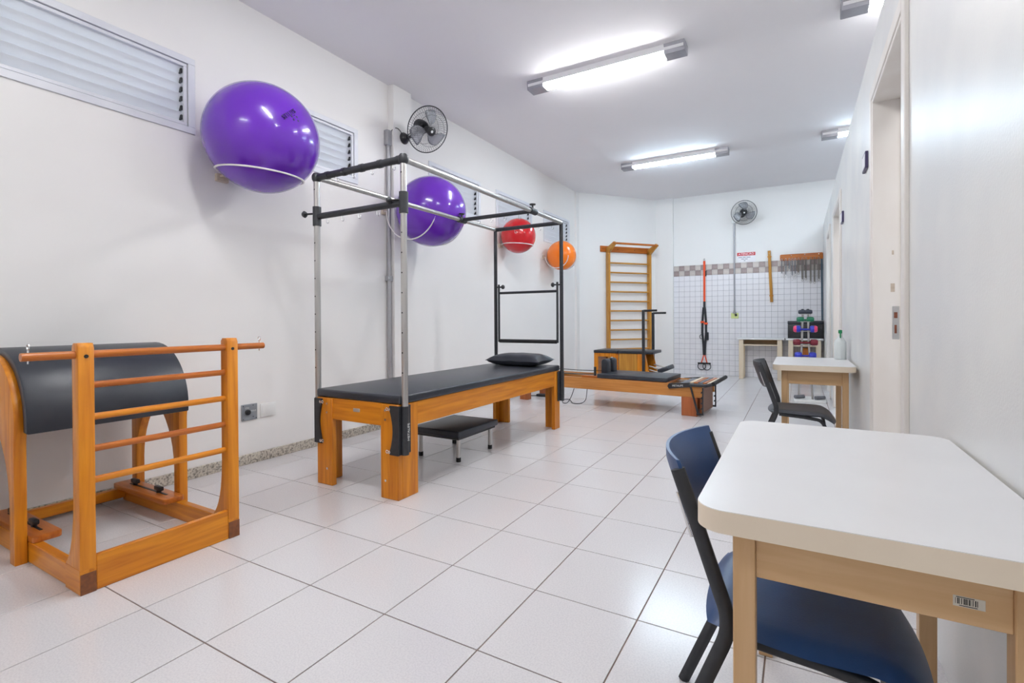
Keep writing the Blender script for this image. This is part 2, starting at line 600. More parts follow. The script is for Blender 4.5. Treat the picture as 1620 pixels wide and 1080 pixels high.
# back wall tiles: two rows of checkered band, white tiles below
PT = 0.1065
NX = int(2.65 / PT) + 1
ZT = 2.222
rest = bm_new()
wt_mesh = {}
count = 0
for r in range(0, 21):
    for c in range(NX):
        x0, x1 = c * PT + 0.0018, min((c + 1) * PT, XR) - 0.0018
        z1, z0 = ZT - r * PT - 0.0018, max(ZT - (r + 1) * PT, 0) + 0.0018
        if x1 - x0 < 0.02 or z1 - z0 < 0.02:
            continue
        mname = ('band_dark' if (r + c) % 2 else 'band_light') if r < 2 else 'wall_tile'
        if count < 296:
            key = (round(x1 - x0, 4), round(z1 - z0, 4), mname)
            if key not in wt_mesh:
                tb = bm_new()
                add_box(tb, (0, -0.007, 0), (key[0], 0, key[1]), bevel=0.0008)
                me = bpy.data.meshes.new('wall_tile')
                tb.to_mesh(me)
                tb.free()
                me.materials.append(M[mname])
                wt_mesh[key] = me
            o = bpy.data.objects.new('wall_tile', wt_mesh[key])
            COL.objects.link(o)
            o.parent = wall_back
            o.location = (x0, YB - 0.003, z0)
            count += 1
        else:
            add_box(rest, (x0, YB - 0.010, z0), (x1, YB - 0.003, z1))
o = obj('tile_field', rest, 'wall_tile', wall_back, smooth=False)
o['kind'] = 'stuff'
b = bm_new()
add_box(b, (0.0, YB - 0.0045, 0), (XR, YB + 0.01, ZT))
obj('grout_bed', b, 'wall_grout', wall_back, smooth=False)

# louvred windows
for k, (y0, y1) in enumerate(WIN):
    where = ['largest in view, at the top left corner', 'partly behind the big purple ball', 'above the second purple ball',
             'above the red ball', 'farthest, above the orange ball'][k]
    w = thing('window_%d' % (k + 1), 'louvred aluminium window, ' + where, 'window', (XL, (y0 + y1) / 2, WZ0))
    w['kind'] = 'structure'
    b = bm_new()
    fw = 0.034
    for (ya, yb, za, zb) in ((y0 - 0.012, y1 + 0.012, WZ0 - 0.012, WZ0 + fw), (y0 - 0.012, y1 + 0.012, WZ1 - fw, WZ1 + 0.012),
                             (y0 - 0.012, y0 + fw, WZ0 + fw, WZ1 - fw), (y1 - fw, y1 + 0.012, WZ0 + fw, WZ1 - fw)):
        add_box(b, (XL - 0.09, ya, za), (XL + 0.012, yb, zb), 0.002)
    obj('window_frame', b, 'alu', w)
    b = bm_new()
    i0, i1, h0, h1 = y0 + fw + 0.004, y1 - fw - 0.004, WZ0 + fw + 0.004, WZ1 - fw - 0.004
    iw = 0.022
    for (ya, yb, za, zb) in ((i0, i1, h0, h0 + iw), (i0, i1, h1 - iw, h1), (i0, i0 + iw, h0 + iw, h1 - iw), (i1 - iw, i1, h0 + iw, h1 - iw)):
        add_box(b, (XL - 0.075, ya, za), (XL + 0.002, yb, zb), 0.002)
    obj('inner_frame', b, 'alu', w)
    n = 6
    dz = (h1 - h0 - 2 * iw) / n
    sb = bm_new()
    add_box(sb, (-0.004, i0 + iw + 0.004, -dz * 0.66), (0.004, i1 - iw - 0.004, dz * 0.66), 0.001, mtx=Matrix.Rotation(math.radians(28), 4, 'Y'))
    sme = None
    for s in range(n):
        zc = h0 + iw + dz * (s + 0.5)
        if sme is None:
            o = obj('slat', sb, 'slat', w)
            sme = o.data
        else:
            o = bpy.data.objects.new('slat', sme)
            COL.objects.link(o)
            o.parent = w
        o.location = (XL - 0.04, 0, zc)
    b = bm_new()
    for s in range(n):
        zc = h0 + iw + dz * (s + 0.5)
        add_box(b, (XL - 0.055, i1 - iw - 0.012, zc - 0.014), (XL - 0.012, i1 - iw - 0.001, zc + 0.02), 0.002)
    obj('slat_clips', b, 'black_plastic', w)['kind'] = 'stuff'


# ------------------------------------------------------------------ ceiling lights
def ceiling_light(x0, x1, y, label, tubes=(-0.034, 0.034)):
    t = thing('ceiling_light', label, 'ceiling light', ((x0 + x1) / 2, y, ZC), group='fluorescent ceiling lights')
    b = bm_new()
    add_prism(b, [(y - 0.076, ZC), (y + 0.076, ZC), (y + 0.076, ZC - 0.058), (y + 0.02, ZC - 0.045), (y - 0.02, ZC - 0.045), (y - 0.076, ZC - 0.058)], x0 + 0.01, x1 - 0.01, 'yz')
    obj('housing', b, 'fixture_white', t)
    for xa, xb in ((x0, x0 + 0.185), (x1 - 0.185, x1)):
        b = bm_new()
        add_prism(b, [(y - 0.08, ZC), (y + 0.08, ZC), (y + 0.068, ZC - 0.090), (y - 0.068, ZC - 0.090)], xa, xb, 'yz', bevel=0.004)
        obj('end_cap', b, 'fixture', t)
    for dy in tubes:
        b = bm_new()
        add_cyl(b, (x0 + 0.18, y + dy, ZC - 0.070), (x1 - 0.18, y + dy, ZC - 0.070), 0.018, n=10)
        obj('lamp_tube', b, 'tube_cool' if y > 5 else 'tube', t)
    return t


ceiling_light(-0.23, 1.37, 3.70, 'long lit fluorescent ceiling light nearest the viewer')
ceiling_light(-0.23, 1.37, 6.87, 'lit fluorescent ceiling light farther back in the room')
ceiling_light(2.55, 4.15, 3.75, 'grey ended ceiling light cut by the top edge, above the partition')
ceiling_light(2.53, 4.13, 6.87, 'small ceiling light half hidden behind the partition')
ceiling_light(-0.23, 1.37, 0.53, 'fluorescent ceiling light above the viewer, out of the frame')
ceiling_light(-0.23, 1.37, -2.64, 'fluorescent ceiling light behind the viewer, out of the frame', tubes=(0.034,))
ceiling_light(2.55, 4.15, 0.53, 'fluorescent ceiling light beyond the partition, out of the frame')


# ------------------------------------------------------------------ ladder barrel
def build_barrel():
    t = thing('ladder_barrel', 'wooden ladder barrel with a black padded arch beside the left wall', 'exercise barrel', (-0.9, 0.25, 0))
    # ladder posts, with a foot flaring back
    for y0, y1 in ((-0.086, -0.030), (0.523, 0.580)):
        prof = [(-0.325, 0.10), (-0.325, 1.02), (-0.335, 1.04), (-0.372, 1.04), (-0.385, 1.025)]
        prof += [(-0.385, 0.42)]
        prof += [(p.x, p.z) for p in bez((-0.385, 0, 0.40), (-0.387, 0, 0.17), (-0.47, 0, 0.105), 8)]
        b = bm_new()
        add_prism(b, prof, y0, y1, 'xz', bevel=0.004)
        po = obj('post', b, 'wood_z', t)
        b = bm_new()
        add_box(b, (-0.47, y0, 0.0), (-0.3255, y1, 0.105), 0.003)
        obj('post_foot', b, 'wood_x', po)
        b = bm_new()
        add_box(b, (-0.3265, y0 + 0.001, 0.0), (-0.3225, y1 - 0.001, 0.085), 0.001)
        obj('foot_plate', b, 'end_cap', po)
        b = bm_new()
        ym = (y0 + y1) / 2
        add_cyl(b, (-0.327, ym, 0.985), (-0.3225, ym, 0.985), 0.008, n=10)
        obj('plug', b, 'ink', po)
    # rungs
    b = bm_new()
    add_cyl(b, (-0.352, -0.250, 0.992), (-0.352, 0.738, 0.992), 0.0165, n=16)
    rail = obj('top_rail', b, 'red_wood_y', t)
    for yh in (-0.228, 0.715):
        b = bm_new()
        add_cyl(b, (-0.352, yh, 0.965), (-0.352, yh, 1.022), 0.003, n=6)
        add_tube(b, [(-0.352 + 0.011 * math.cos(a), yh, 1.031 + 0.011 * math.sin(a)) for a in [2 * PI * k / 12 for k in range(12)]], 0.0026, 6, closed=True)
        obj('eye_hook', b, 'bright_chrome', rail)
    for z in (0.862, 0.727, 0.592, 0.459):
        b = bm_new()
        add_cyl(b, (-0.355, -0.032, z), (-0.355, 0.525, z), 0.0145, n=14)
        obj('rung', b, 'wood_y' if z in (0.727, 0.459) else 'red_wood_y', t)
    b = bm_new()
    add_box(b, (-0.352, -0.030, 0.0), (-0.327, 0.523, 0.148), 0.003)
    obj('front_board', b, 'wood_y', t)
    # base
    for y0, y1 in ((-0.078, -0.038), (0.530, 0.570)):
        b = bm_new()
        add_box(b, (-1.49, y0, 0.0), (-0.46, y1, 0.098), 0.004)
        obj('base_rail', b, 'wood_x', t)
    b = bm_new()
    add_box(b, (-1.49, -0.038, 0.025), (-1.45, 0.530, 0.085), 0.004)
    obj('cross_rail', b, 'wood_y', t)
    # arched side panels
    cx, ro = -1.19, 0.325
    for y0, y1 in ((-0.125, -0.080), (0.574, 0.619)):
        pol = [(cx + 0.285, 0.0), (cx + 0.285, 0.56)]
        pol += [(cx + ro * math.cos(a) * (0.285 / ro if False else 1) * (0.92 if False else 0.905), 0.645 + ro * math.sin(a)) for a in [PI * k / 20 for k in range(0, 21)]]
        pol += [(cx - 0.285, 0.56), (cx - 0.285, 0.0), (cx - 0.225, 0.0), (cx - 0.225, 0.25)]
        pol += [(p.x, p.z) for p in bez((cx - 0.225, 0, 0.27), (cx - 0.215, 0, 0.52), (cx, 0, 0.665), 8)]
        pol += [(p.x, p.z) for p in bez((cx, 0, 0.665), (cx + 0.215, 0, 0.52), (cx + 0.225, 0, 0.27), 8)][1:]
        pol += [(cx + 0.225, 0.0)]
        b = bm_new()
        add_prism(b, pol, y0, y1, 'xz', bevel=0.003)
        obj('side_panel', b, 'wood_z', t)
    # padded half cylinder
    out = []
    R1, R2 = 0.355, 0.312
    for k in range(0, 33):
        a = math.radians(-6) + math.radians(192) * k / 32
        out.append((cx + R1 * math.cos(a), 0.648 + R1 * math.sin(a) * 1.0))
    for k in range(32, -1, -1):
        a = math.radians(-6) + math.radians(192) * k / 32
        out.append((cx + R2 * math.cos(a), 0.648 + R2 * math.sin(a)))
    out = [(max(x, XL + 0.006), z) for x, z in out]
    b = bm_new()
    add_prism(b, out, -0.100, 0.596, 'xz', bevel=0.008)
    obj('arch_pad', b, 'vinyl', t)
    # sliding foot units with knobs
    for ya, yb in ((-0.079, 0.030), (0.465, 0.573)):
        b = bm_new()
        add_prism(b, rrect(-1.46, -0.845, ya, yb, 0.02, 4), 0.099, 0.128, 'xy', bevel=0.003)
        u = obj('slide_board', b, 'red_wood_x', t)
        b = bm_new()
        ym = (ya + yb) / 2
        add_box(b, (-1.36, ym - 0.006, 0.1275), (-0.93, ym + 0.006, 0.130))
        obj('slot', b, 'ink', u)
        for kx in (-1.30, -1.02):
            b = bm_new()
            add_box(b, (kx - 0.035, ym - 0.012, 0.140), (kx + 0.035, ym + 0.012, 0.165), 0.006, 2)
            add_cyl(b, (kx, ym, 0.128), (kx, ym, 0.142), 0.012)
            obj('knob', b, 'black_plastic', u)
    b = bm_new()
    add_box(b, (-1.34, -0.130, 0.085), (-1.20, -0.1245, 0.135), 0.002)
    obj('latch_plate', b, 'black_metal', t)
    b = bm_new()
    add_tube(b, bez((-1.30, -0.128, 0.80), (-1.18, -0.150, 0.75), (-1.08, -0.128, 0.79), 8), 0.004, 6)
    obj('pull_cord', b, 'red_wood_x', t)
    return t


build_barrel()


# ------------------------------------------------------------------ cadillac trapeze table
def build_cadillac():
    t = thing('trapeze_table', 'long wooden trapeze table with black pad and tall steel frame', 'exercise table', (-0.3, 2.55, 0))
    X0, X1, Y0, Y1 = -0.708, 0.100, 1.382, 3.745
    ZTOP = 2.136
    # legs: L of two boards
    for sx in (-1, 1):
        for near in (True, False):
            xo = 0.076 if sx > 0 else -0.676
            xi = xo - sx * 0.150
            yo, yi = (1.345, 1.53) if near else (3.740, 3.62)
            th = 0.038
            b = bm_new()
            sy = 1 if near else -1
            lo, hi = min(xo, xi), max(xo, xi)
            add_box(b, (lo, min(yo, yo + sy * th), 0), (hi, max(yo, yo + sy * th), 0.598), 0.003)
            add_box(b, (min(xo, xo - sx * th), min(yo + sy * th, yi), 0), (max(xo, xo - sx * th), max(yo + sy * th, yi), 0.598), 0.003)
            leg = obj('leg', b, 'wood_z', t)
            if near:
                xm = xo - sx * 0.105
                for z in (0.115, 0.50, 0.56):
                    b = bm_new()
                    add_cyl(b, (xm, yo - 0.006, z), (xm, yo + 0.004, z), 0.008, n=10)
                    obj('bolt', b, 'bright_chrome', leg)
    for x0, x1 in ((0.034, 0.070), (-0.670, -0.634)):
        b = bm_new()
        add_box(b, (x0, 1.38, 0.446), (x1, 3.71, 0.600), 0.003)
        obj('side_rail', b, 'wood_y', t)
    for y0, y1 in ((1.352, 1.386), (3.704, 3.738)):
        b = bm_new()
        add_box(b, (-0.53, y0, 0.455), (-0.07, y1, 0.600), 0.003)
        er = obj('end_rail', b, 'wood_x', t)
        if y0 < 2:
            b = bm_new()
            add_box(b, (-0.325, y0 - 0.004, 0.525), (-0.265, y0 + 0.002, 0.548), 0.002)
            obj('maker_plate', b, 'silver', er)
    b = bm_new()
    add_box(b, (-0.690, 1.350, 0.600), (0.086, 3.725, 0.655), 0.014, 3)
    obj('pad', b, 'vinyl', t)
    # posts
    for x in (X0, X1):
        b = bm_new()
        add_cyl(b, (x, Y0, 0.33), (x, Y0, ZTOP), 0.0205, n=18)
        po = obj('post', b, 'chrome', t)
        b = bm_new()
        for k in range(11):
            z = 0.80 + k * 0.125
            add_cyl(b, (x, Y0 - 0.0212, z), (x, Y0 - 0.018, z), 0.005, n=8)
        obj('pin_holes', b, 'ink', po)['kind'] = 'stuff'
        b = bm_new()
        add_cyl(b, (x, Y1, 0.33), (x, Y1, ZTOP), 0.0195, n=16)
        obj('post', b, 'black_metal', t)
        b = bm_new()
        add_cyl(b, (x, Y0, ZTOP), (x, Y1, ZTOP), 0.0195, n=16)
        obj('top_rail', b, 'chrome', t)

    def hooks(parent, xs, y, z):
        for x in xs:
            b = bm_new()
            add_tube(b, [(x, y, z), (x, y, z - 0.018)] + [(x + 0.011 - 0.011 * math.cos(a), y, z - 0.024 - 0.014 * math.sin(a)) for a in [PI * k / 6 for k in range(0, 8)]], 0.0024, 6)
            obj('hook', b, 'bright_chrome', parent)

    def bar(y, z, r, name='cross_bar'):
        b = bm_new()
        add_cyl(b, (X0, y, z), (X1, y, z), r, n=14)
        return b

    b = bar(Y0, ZTOP, 0.0235)
    for x in (X0, X1):
        add_lathe(b, [(0, -0.034), (0.022, -0.03), (0.032, -0.015), (0.034, 0.0), (0.032, 0.015), (0.022, 0.03), (0, 0.034)], (x, Y0, ZTOP), (0, 0, 1), 14)
    for k in range(5):
        xx = X0 + 0.10 + k * 0.165
        add_cyl(b, (xx, Y0, ZTOP), (xx + 0.03, Y0, ZTOP), 0.027, n=12)
    cb = obj('cross_bar', b, 'black_metal', t)
    hooks(cb, [X0 + 0.20, X0 + 0.36, X0 + 0.53, X0 + 0.72], Y0, ZTOP - 0.022)
    # height adjustable bar with sleeves and knobs
    zb = 1.862
    b = bar(Y0, zb, 0.0215)
    for x in (X0, X1):
        add_cyl(b, (x, Y0, zb - 0.065), (x, Y0, zb + 0.068), 0.0285, n=16)
    sb = obj('slide_bar', b, 'black_metal', t)
    hooks(sb, [X0 + 0.10, X0 + 0.25, X0 + 0.41, X0 + 0.58], Y0, zb - 0.020)
    for x, d in ((X0, -1), (X1, -1)):
        b = bm_new()
        add_cyl(b, (x, Y0 - 0.01, zb + 0.02), (x + d * 0.085, Y0 - 0.03, zb + 0.02), 0.007, n=8)
        add_lathe(b, [(0, 0), (0.018, 0.003), (0.025, 0.014), (0.018, 0.026), (0, 0.03)], (x + d * 0.078, Y0 - 0.028, zb + 0.02), (d, -0.2, 0), 12)
        obj('clamp_knob', b, 'black_plastic', sb)
    # travelling bar on the top rails
    yt = 3.11
    b = bar(yt, ZTOP + 0.002, 0.019)
    for x in (X0, X1):
        add_cyl(b, (x, yt - 0.055, ZTOP), (x, yt + 0.055, ZTOP), 0.030, n=14)
    tb = obj('travelling_bar', b, 'black_metal', t)
    for x in (X0, X1):
        b = bm_new()
        add_cyl(b, (x, yt, ZTOP + 0.028), (x, yt, ZTOP + 0.06), 0.009, n=8)
        add_lathe(b, [(0, 0), (0.028, 0.002), (0.03, 0.012), (0, 0.016)], (x, yt, ZTOP + 0.055), (0, 0, 1), 10)
        obj('clamp_knob', b, 'black_plastic', tb)
    hooks(tb, [X0 + 0.2, X0 + 0.35, X0 + 0.5, X0 + 0.66], yt, ZTOP - 0.018)
    b = bar(Y1, ZTOP, 0.021)
    fb = obj('cross_bar', b, 'black_metal', t)
    hooks(fb, [X0 + 0.25, X0 + 0.55, X0 + 0.70], Y1, ZTOP - 0.020)
    # push-through bar
    yp = 3.715
    tr = bm_new()
    add_cyl(tr, (-0.648, yp, 1.425), (0.066, yp, 1.425), 0.014, n=10)
    for x in (-0.648, 0.066):
        add_cyl(tr, (x, yp, 0.885), (x, yp, 1.52), 0.012, n=10)
    pt = obj('push_bar', tr, 'black_metal', t)
    b = bm_new()
    add_cyl(b, (-0.640, yp, 0.897), (0.056, yp, 0.897), 0.020, n=12)
    obj('foam_grip', b, 'rubber', pt)
    for x, d in ((-0.648, 1), (0.066, -1)):
        b = bm_new()
        add_cyl(b, (x - d * 0.06, yp + 0.01, 1.492), (x + d * 0.04, yp, 1.492), 0.008, n=8)
        add_lathe(b, [(0, 0), (0.022, 0.004), (0.026, 0.016), (0.018, 0.028), (0, 0.03)], (x + d * 0.038, yp, 1.492), (d, 0, 0), 12)
        obj('clamp_knob', b, 'black_plastic', pt)
    # post sockets bolted to the legs
    for sx in (-1, 1):
        for near in (True, False):
            xo = 0.077 if sx > 0 else -0.677
            sy = -1 if near else 1
            yo = 1.344 if near else 3.746
            prof = [(0.012, 0.285), (0.012, 0.592)]
            prof += [(-0.062, 0.592)]
            prof += [(-0.062 + 0.026 * math.sin(PI * k / 10), 0.57 - (0.27 - 0.0) * k / 10) for k in range(0, 11)]
            prof += [(-0.062, 0.285)]
            pol = [(xo + sx * px, pz) for px, pz in prof]
            b = bm_new()
            add_prism(b, pol, min(yo, yo + sy * 0.012), max(yo, yo + sy * 0.012), 'xz')
            xp = X1 if sx > 0 else X0
            yp0 = Y0 if near else Y1
            if sx > 0:
                add_box(b, (xo, min(yo, yp0 - sy * 0.068), 0.285), (xo + 0.010, max(yo, yp0 - sy * 0.068), 0.590), 0.002)
            else:
                add_box(b, (xo - 0.010, min(yo, yp0 - sy * 0.068), 0.285), (xo, max(yo, yp0 - sy * 0.068), 0.590), 0.002)
            add_cyl(b, (xp, yp0, 0.285), (xp, yp0, 0.590), 0.024, n=14)
            so = obj('post_socket', b, 'black_metal', t)
            if near:
                for z in (0.305, 0.572):
                    b = bm_new()
                    xx = xo - sx * 0.058
                    add_lathe(b, [(0, 0), (0.010, 0.0), (0.010, 0.008), (0, 0.011)], (xx, yo - 0.012, z), (0, -1, 0), 10)
                    add_tube(b, [(xx - sx * 0.020 + 0.009 * math.cos(a), yo - 0.016, z + 0.009 * math.sin(a)) for a in [2 * PI * k / 10 for k in range(10)]], 0.0028, 6, closed=True)
                    obj('eye_bolt', b, 'bright_chrome', so)
            if near and sx > 0:
                text_obj('lettering', 'METALIFE', 0.026, 'white_ink', so, basis((X1 + 0.0245, 1.388, 0.43), (0, 0, 1), (0, -1, 0)))
    b = bm_new()
    add_tube(b, [(-0.083 + 0.010 * math.cos(a), 1.40, 0.125 + 0.010 * math.sin(a)) for a in [2 * PI * k / 12 for k in range(12)]], 0.003, 6, closed=True)
    obj('eye_hook', b, 'bright_chrome', t)
    return t


build_cadillac()

# pillow
b = bm_new()
n = 22
px, py, L, W, H = -0.275, 3.52, 0.315, 0.185, 0.062
grid = {}
for side in (1, -1):
    for i in range(n + 1):
        for j in range(n + 1):
            u, v = -1 + 2 * i / n, -1 + 2 * j / n
            if side == -1 and (abs(u) == 1 or abs(v) == 1):
                grid[(side, i, j)] = grid[(1, i, j)]
                continue
            pinch = 1 - 0.10 * (1 - u * u) * v * v - 0.0
            pin2 = 1 - 0.14 * (1 - v * v) * u * u
            h = H * ((1 - u ** 4) * (1 - v ** 4)) ** 0.55
            wr = 0.004 * math.sin(9 * u + 4 * v) * (1 - abs(u)) * (abs(v)) if side > 0 else 0
            hh = H + side * h * (1.15 if side > 0 else 0.92) + wr
            grid[(side, i, j)] = b.verts.new((px + u * L * pin2, py + v * W * pinch, 0.6485 + hh))
for side in (1, -1):
    for i in range(n):
        for j in range(n):
            q = [grid[(side, i, j)], grid[(side, i + 1, j)], grid[(side, i + 1, j + 1)], grid[(side, i, j + 1)]]
            b.faces.new(q if side > 0 else q[::-1])
tag(obj('pillow', b, 'vinyl'), 'black vinyl pillow lying on the trapeze table', 'pillow')

# step stool under the table
t = thing('padded_stool', 'low black padded stool with steel legs under the trapeze table', 'stool', (-0.30, 2.46, 0))
b = bm_new()
add_box(b, (-0.545, 2.165, 0.200), (-0.062, 2.745, 0.252), 0.012, 3)
obj('pad', b, 'vinyl', t)
b = bm_new()
add_box(b, (-0.525, 2.185, 0.180), (-0.082, 2.725, 0.203), 0.003)
obj('under_frame', b, 'black_metal', t)
for x in (-0.500, -0.112):
    for y in (2.225, 2.686):
        b = bm_new()
        add_cyl(b, (x, y, 0.02), (x, y, 0.182), 0.0165, n=14)
        lg = obj('leg', b, 'chrome', t)
        b = bm_new()
        add_cyl(b, (x, y, 0.0), (x, y, 0.034), 0.019, n=14)
        obj('rubber_foot', b, 'rubber', lg)


# ------------------------------------------------------------------ exercise balls and holders
def ball(name, c, R, m, label, grp=None):
    b = bm_new()
    bmesh.ops.create_uvsphere(b, u_segments=64, v_segments=40, radius=R)
    rot = Matrix.Rotation(math.radians(28), 4, 'X') @ Matrix.Rotation(math.radians(35), 4, 'Y')
    root = thing(name, label, 'exercise ball', c, group='exercise balls on the left wall')
    bmesh.ops.transform(b, matrix=Matrix.Translation(Vector(c)) @ rot, verts=list(b.verts))
    o = obj('shell', b, m, root)
    return root


def ring_holder(c, R, h, k, label):
    c = Vector(c)
    nrm_ = Vector((k, 0, 1)).normalized()
    cc = c - nrm_ * h
    rr = math.sqrt(R * R - h * h) + 0.006
    u = Vector((1, 0, -k)).normalized()
    w = Vector((0, 1, 0))
    t = thing('ball_holder', label, 'ball holder', (XL, c.y, cc.z), group='wall ball holders')
    b = bm_new()
    add_tube(b, [cc + u * math.cos(a) * rr + w * math.sin(a) * rr for a in [2 * PI * q / 48 for q in range(48)]], 0.0065, 8, closed=True)
    obj('ring', b, 'white_rod', t)
    b = bm_new()
    zin = (cc - u * rr).z
    add_box(b, (XL, c.y - 0.12, zin - 0.045), (XL + 0.03, c.y - 0.03, zin + 0.015), 0.004)
    add_box(b, (XL + 0.028, c.y - 0.10, zin - 0.015), (cc.x - rr * 0.92, c.y - 0.055, zin + 0.004), 0.003)
    obj('wall_block', b, 'pale_block', t)
    return t


def loop_holder(c, dy, rad, zt, zb, label):
    t = thing('ball_holder', label, 'ball holder', (XL, c[1], zt), group='wall ball holders')
    for s in (-1, 1):
        y = c[1] + s * dy
        pts = [(XL + 0.02, y, zt)]
        x0, x1 = XL + 0.05, XL + 0.05 + 2 * rad
        for q in range(0, 25):
            a = PI + PI * q / 24
            pts.append(((x0 + x1) / 2 + rad * math.cos(a), y, zt + (zt - zb) * math.sin(a)))
        b = bm_new()
        add_tube(b, pts, 0.0065, 8)
        obj('loop_arm', b, 'white_rod', t)
        b = bm_new()
        add_box(b, (XL, y - 0.03, zt - 0.03), (XL + 0.026, y + 0.03, zt + 0.03), 0.003)
        obj('wall_block', b, 'pale_block', t)
    return t


B1, B2, B3, B4 = (-1.145, 1.269, 2.453), (-1.095, 3.105, 2.265), (-1.277, 5.273, 2.344), (-1.280, 6.779, 2.227)
ball1 = ball('exercise_ball', B1, 0.385, 'purple', 'big purple exercise ball nearest the viewer, with dark lettering')
ball('exercise_ball', B2, 0.362, 'purple', 'smaller looking purple exercise ball behind the steel frame')
ball('exercise_ball', B3, 0.252, 'red_ball', 'red exercise ball in a wall holder')
ball('exercise_ball', B4, 0.250, 'orange_ball', 'orange exercise ball in a wall holder')
ring_holder(B1, 0.385, 0.262, 0.10, 'white ring holder under the big purple ball')
loop_holder(B2, 0.235, 0.335, 2.27, 1.950, 'pair of white wire loops holding the second purple ball')
ring_holder(B3, 0.252, 0.13, 0.06, 'white ring holder under the red ball')
loop_holder(B4, 0.17, 0.21, 2.20, 2.00, 'pair of white wire loops holding the orange ball')

# print on the first ball: wrapped lettering and four small leaf marks
PRINT_N = Vector((0.9676, -0.133, 0.2145)).normalized()      # where on the ball the print sits
xd = Vector((-0.0393, 0.3315, 0.2847))                       # reading direction, running up to the right
xd = (xd - PRINT_N * xd.dot(PRINT_N)).normalized()
yd = PRINT_N.cross(xd)
pc = Vector(B1) + PRINT_N * 0.3836
text_obj('lettering', 'sinus', 0.066, 'print_dark', ball1, basis(pc, -xd, -yd), extrude=0.0028)
b = bm_new()
for n2 in ((0.9754, 0.0133, 0.2202), (0.9873, -0.0599, 0.1469), (0.9874, 0.0295, 0.1555), (0.9768, -0.0897, 0.1946)):
    n2 = Vector(n2).normalized()
    add_lathe(b, [(0, 0.0012), (0.007, 0.0006), (0.0085, -0.001)], Vector(B1) + n2 * 0.3853, n2, 8)
obj('leaf_marks', b, 'print_dark', ball1)['kind'] = 'stuff'


# ------------------------------------------------------------------ wall fans
def fan(label, ctr, axis, R, mount, mount_dir, arm_mid):
    t = thing('wall_fan', label, 'fan', mount, group='wall fans')
    ctr = Vector(ctr)
    ax = Vector(axis).normalized()
    u, w = _frame(ax)

    def P(r, a, h):
        return ctr + u * (math.cos(a) * r) + w * (math.sin(a) * r) + ax * h
    nw = 56
    for nm, sgn in (('front_cage', 1), ('rear_cage', -1)):
        b = bm_new()
        dep = 0.075 * sgn
        prof = [(0.045, dep), (R * 0.55, dep * 0.92), (R * 0.85, dep * 0.6), (R, 0.0)]
        for k in range(nw):
            a = 2 * PI * k / nw
            add_tube(b, [P(r, a + 0.25 * (1 - r / R), h) for r, h in prof], 0.0011, 4)
        for r, h, rr in ((0.045, dep, 0.003), (R * 0.68, dep * 0.82, 0.0015)):
            add_tube(b, [P(r, 2 * PI * k / 40, h) for k in range(40)], rr, 5, closed=True)
        obj(nm, b, 'black_metal', t, smooth=False)
    b = bm_new()
    add_tube(b, [P(R, 2 * PI * k / 56, 0) for k in range(56)], 0.0055, 6, closed=True)
    obj('rim', b, 'black_metal', t)
    b = bm_new()
    add_lathe(b, [(0, 0.084), (0.03, 0.082), (0.043, 0.074), (0.043, 0.066)], ctr, ax, 20)
    hub = obj('badge_cap', b, 'black_plastic', t)
    b = bm_new()
    add_lathe(b, [(0, 0.087), (0.014, 0.0855)], ctr, ax, 12)
    obj('badge', b, 'white_ink', hub)
    for k in range(3):
        a0 = 2 * PI * k / 3 + 0.3
        b = bm_new()
        V = []
        nr, na = 6, 6
        for i in range(nr + 1):
            r = 0.035 + (R * 0.86 - 0.035) * i / nr
            half = 0.30 + 0.28 * math.sin(PI * min(1, i / nr * 0.9))
            V.append([b.verts.new(P(r, a0 + half * (-1 + 2 * j / na) + 0.5 * (r / R) ** 1.5, 0.03 * (-1 + 2 * j / na) * (0.7 + 0.3 * r / R))) for j in range(na + 1)])
        for i in range(nr):
            for j in range(na):
                b.faces.new((V[i][j], V[i + 1][j], V[i + 1][j + 1], V[i][j + 1]))
        o = obj('blade', b, 'fan_blade', t)
        sol = o.modifiers.new('thick', 'SOLIDIFY')
        sol.thickness = 0.003
    b = bm_new()
    add_lathe(b, [(0, 0.03), (0.03, 0.03), (0.038, 0.0), (0.032, -0.03), (0.0, -0.03)], ctr, ax, 16)
    obj('hub', b, 'black_plastic', t)
    b = bm_new()
    add_lathe(b, [(0, -0.215), (0.045, -0.212), (0.066, -0.195), (0.070, -0.12), (0.060, -0.08), (0.045, -0.07)], ctr, ax, 20)
    obj('motor', b, 'black_plastic', t)
    mp = Vector(mount)
    md = Vector(mount_dir).normalized()
    b = bm_new()
    add_lathe(b, [(0, 0.0), (0.062, 0.0), (0.062, 0.012), (0.045, 0.04), (0.026, 0.06), (0, 0.062)], mp, md, 18)
    obj('wall_mount', b, 'black_plastic', t)
    b = bm_new()
    add_tube(b, [mp + md * 0.05, Vector(arm_mid), ctr - ax * 0.15], 0.018, 8)
    obj('arm', b, 'black_plastic', t)
    b = bm_new()
    add_tube(b, bez(mp + md * 0.03, mp + md * 0.18 + Vector((0, 0, 0.10)), ctr - ax * 0.2, 10), 0.004, 6)
    obj('cord', b, 'rubber', t)
    return t


fan('black wall fan tilted down, on the pilaster by the purple balls', (-1.13, 3.10, 3.125), (0.84, -0.24, -0.49), 0.235,
    (XL + 0.075, 3.11, 3.10), (1, 0, 0), (-1.36, 3.11, 3.10))
fan('wall fan high on the back wall above the tiles', (1.362, 9.28, 3.135), (0.15, -0.96, -0.22), 0.222, (1.30, YB, 3.16), (0, -1, 0), (1.31, 9.47, 3.16))


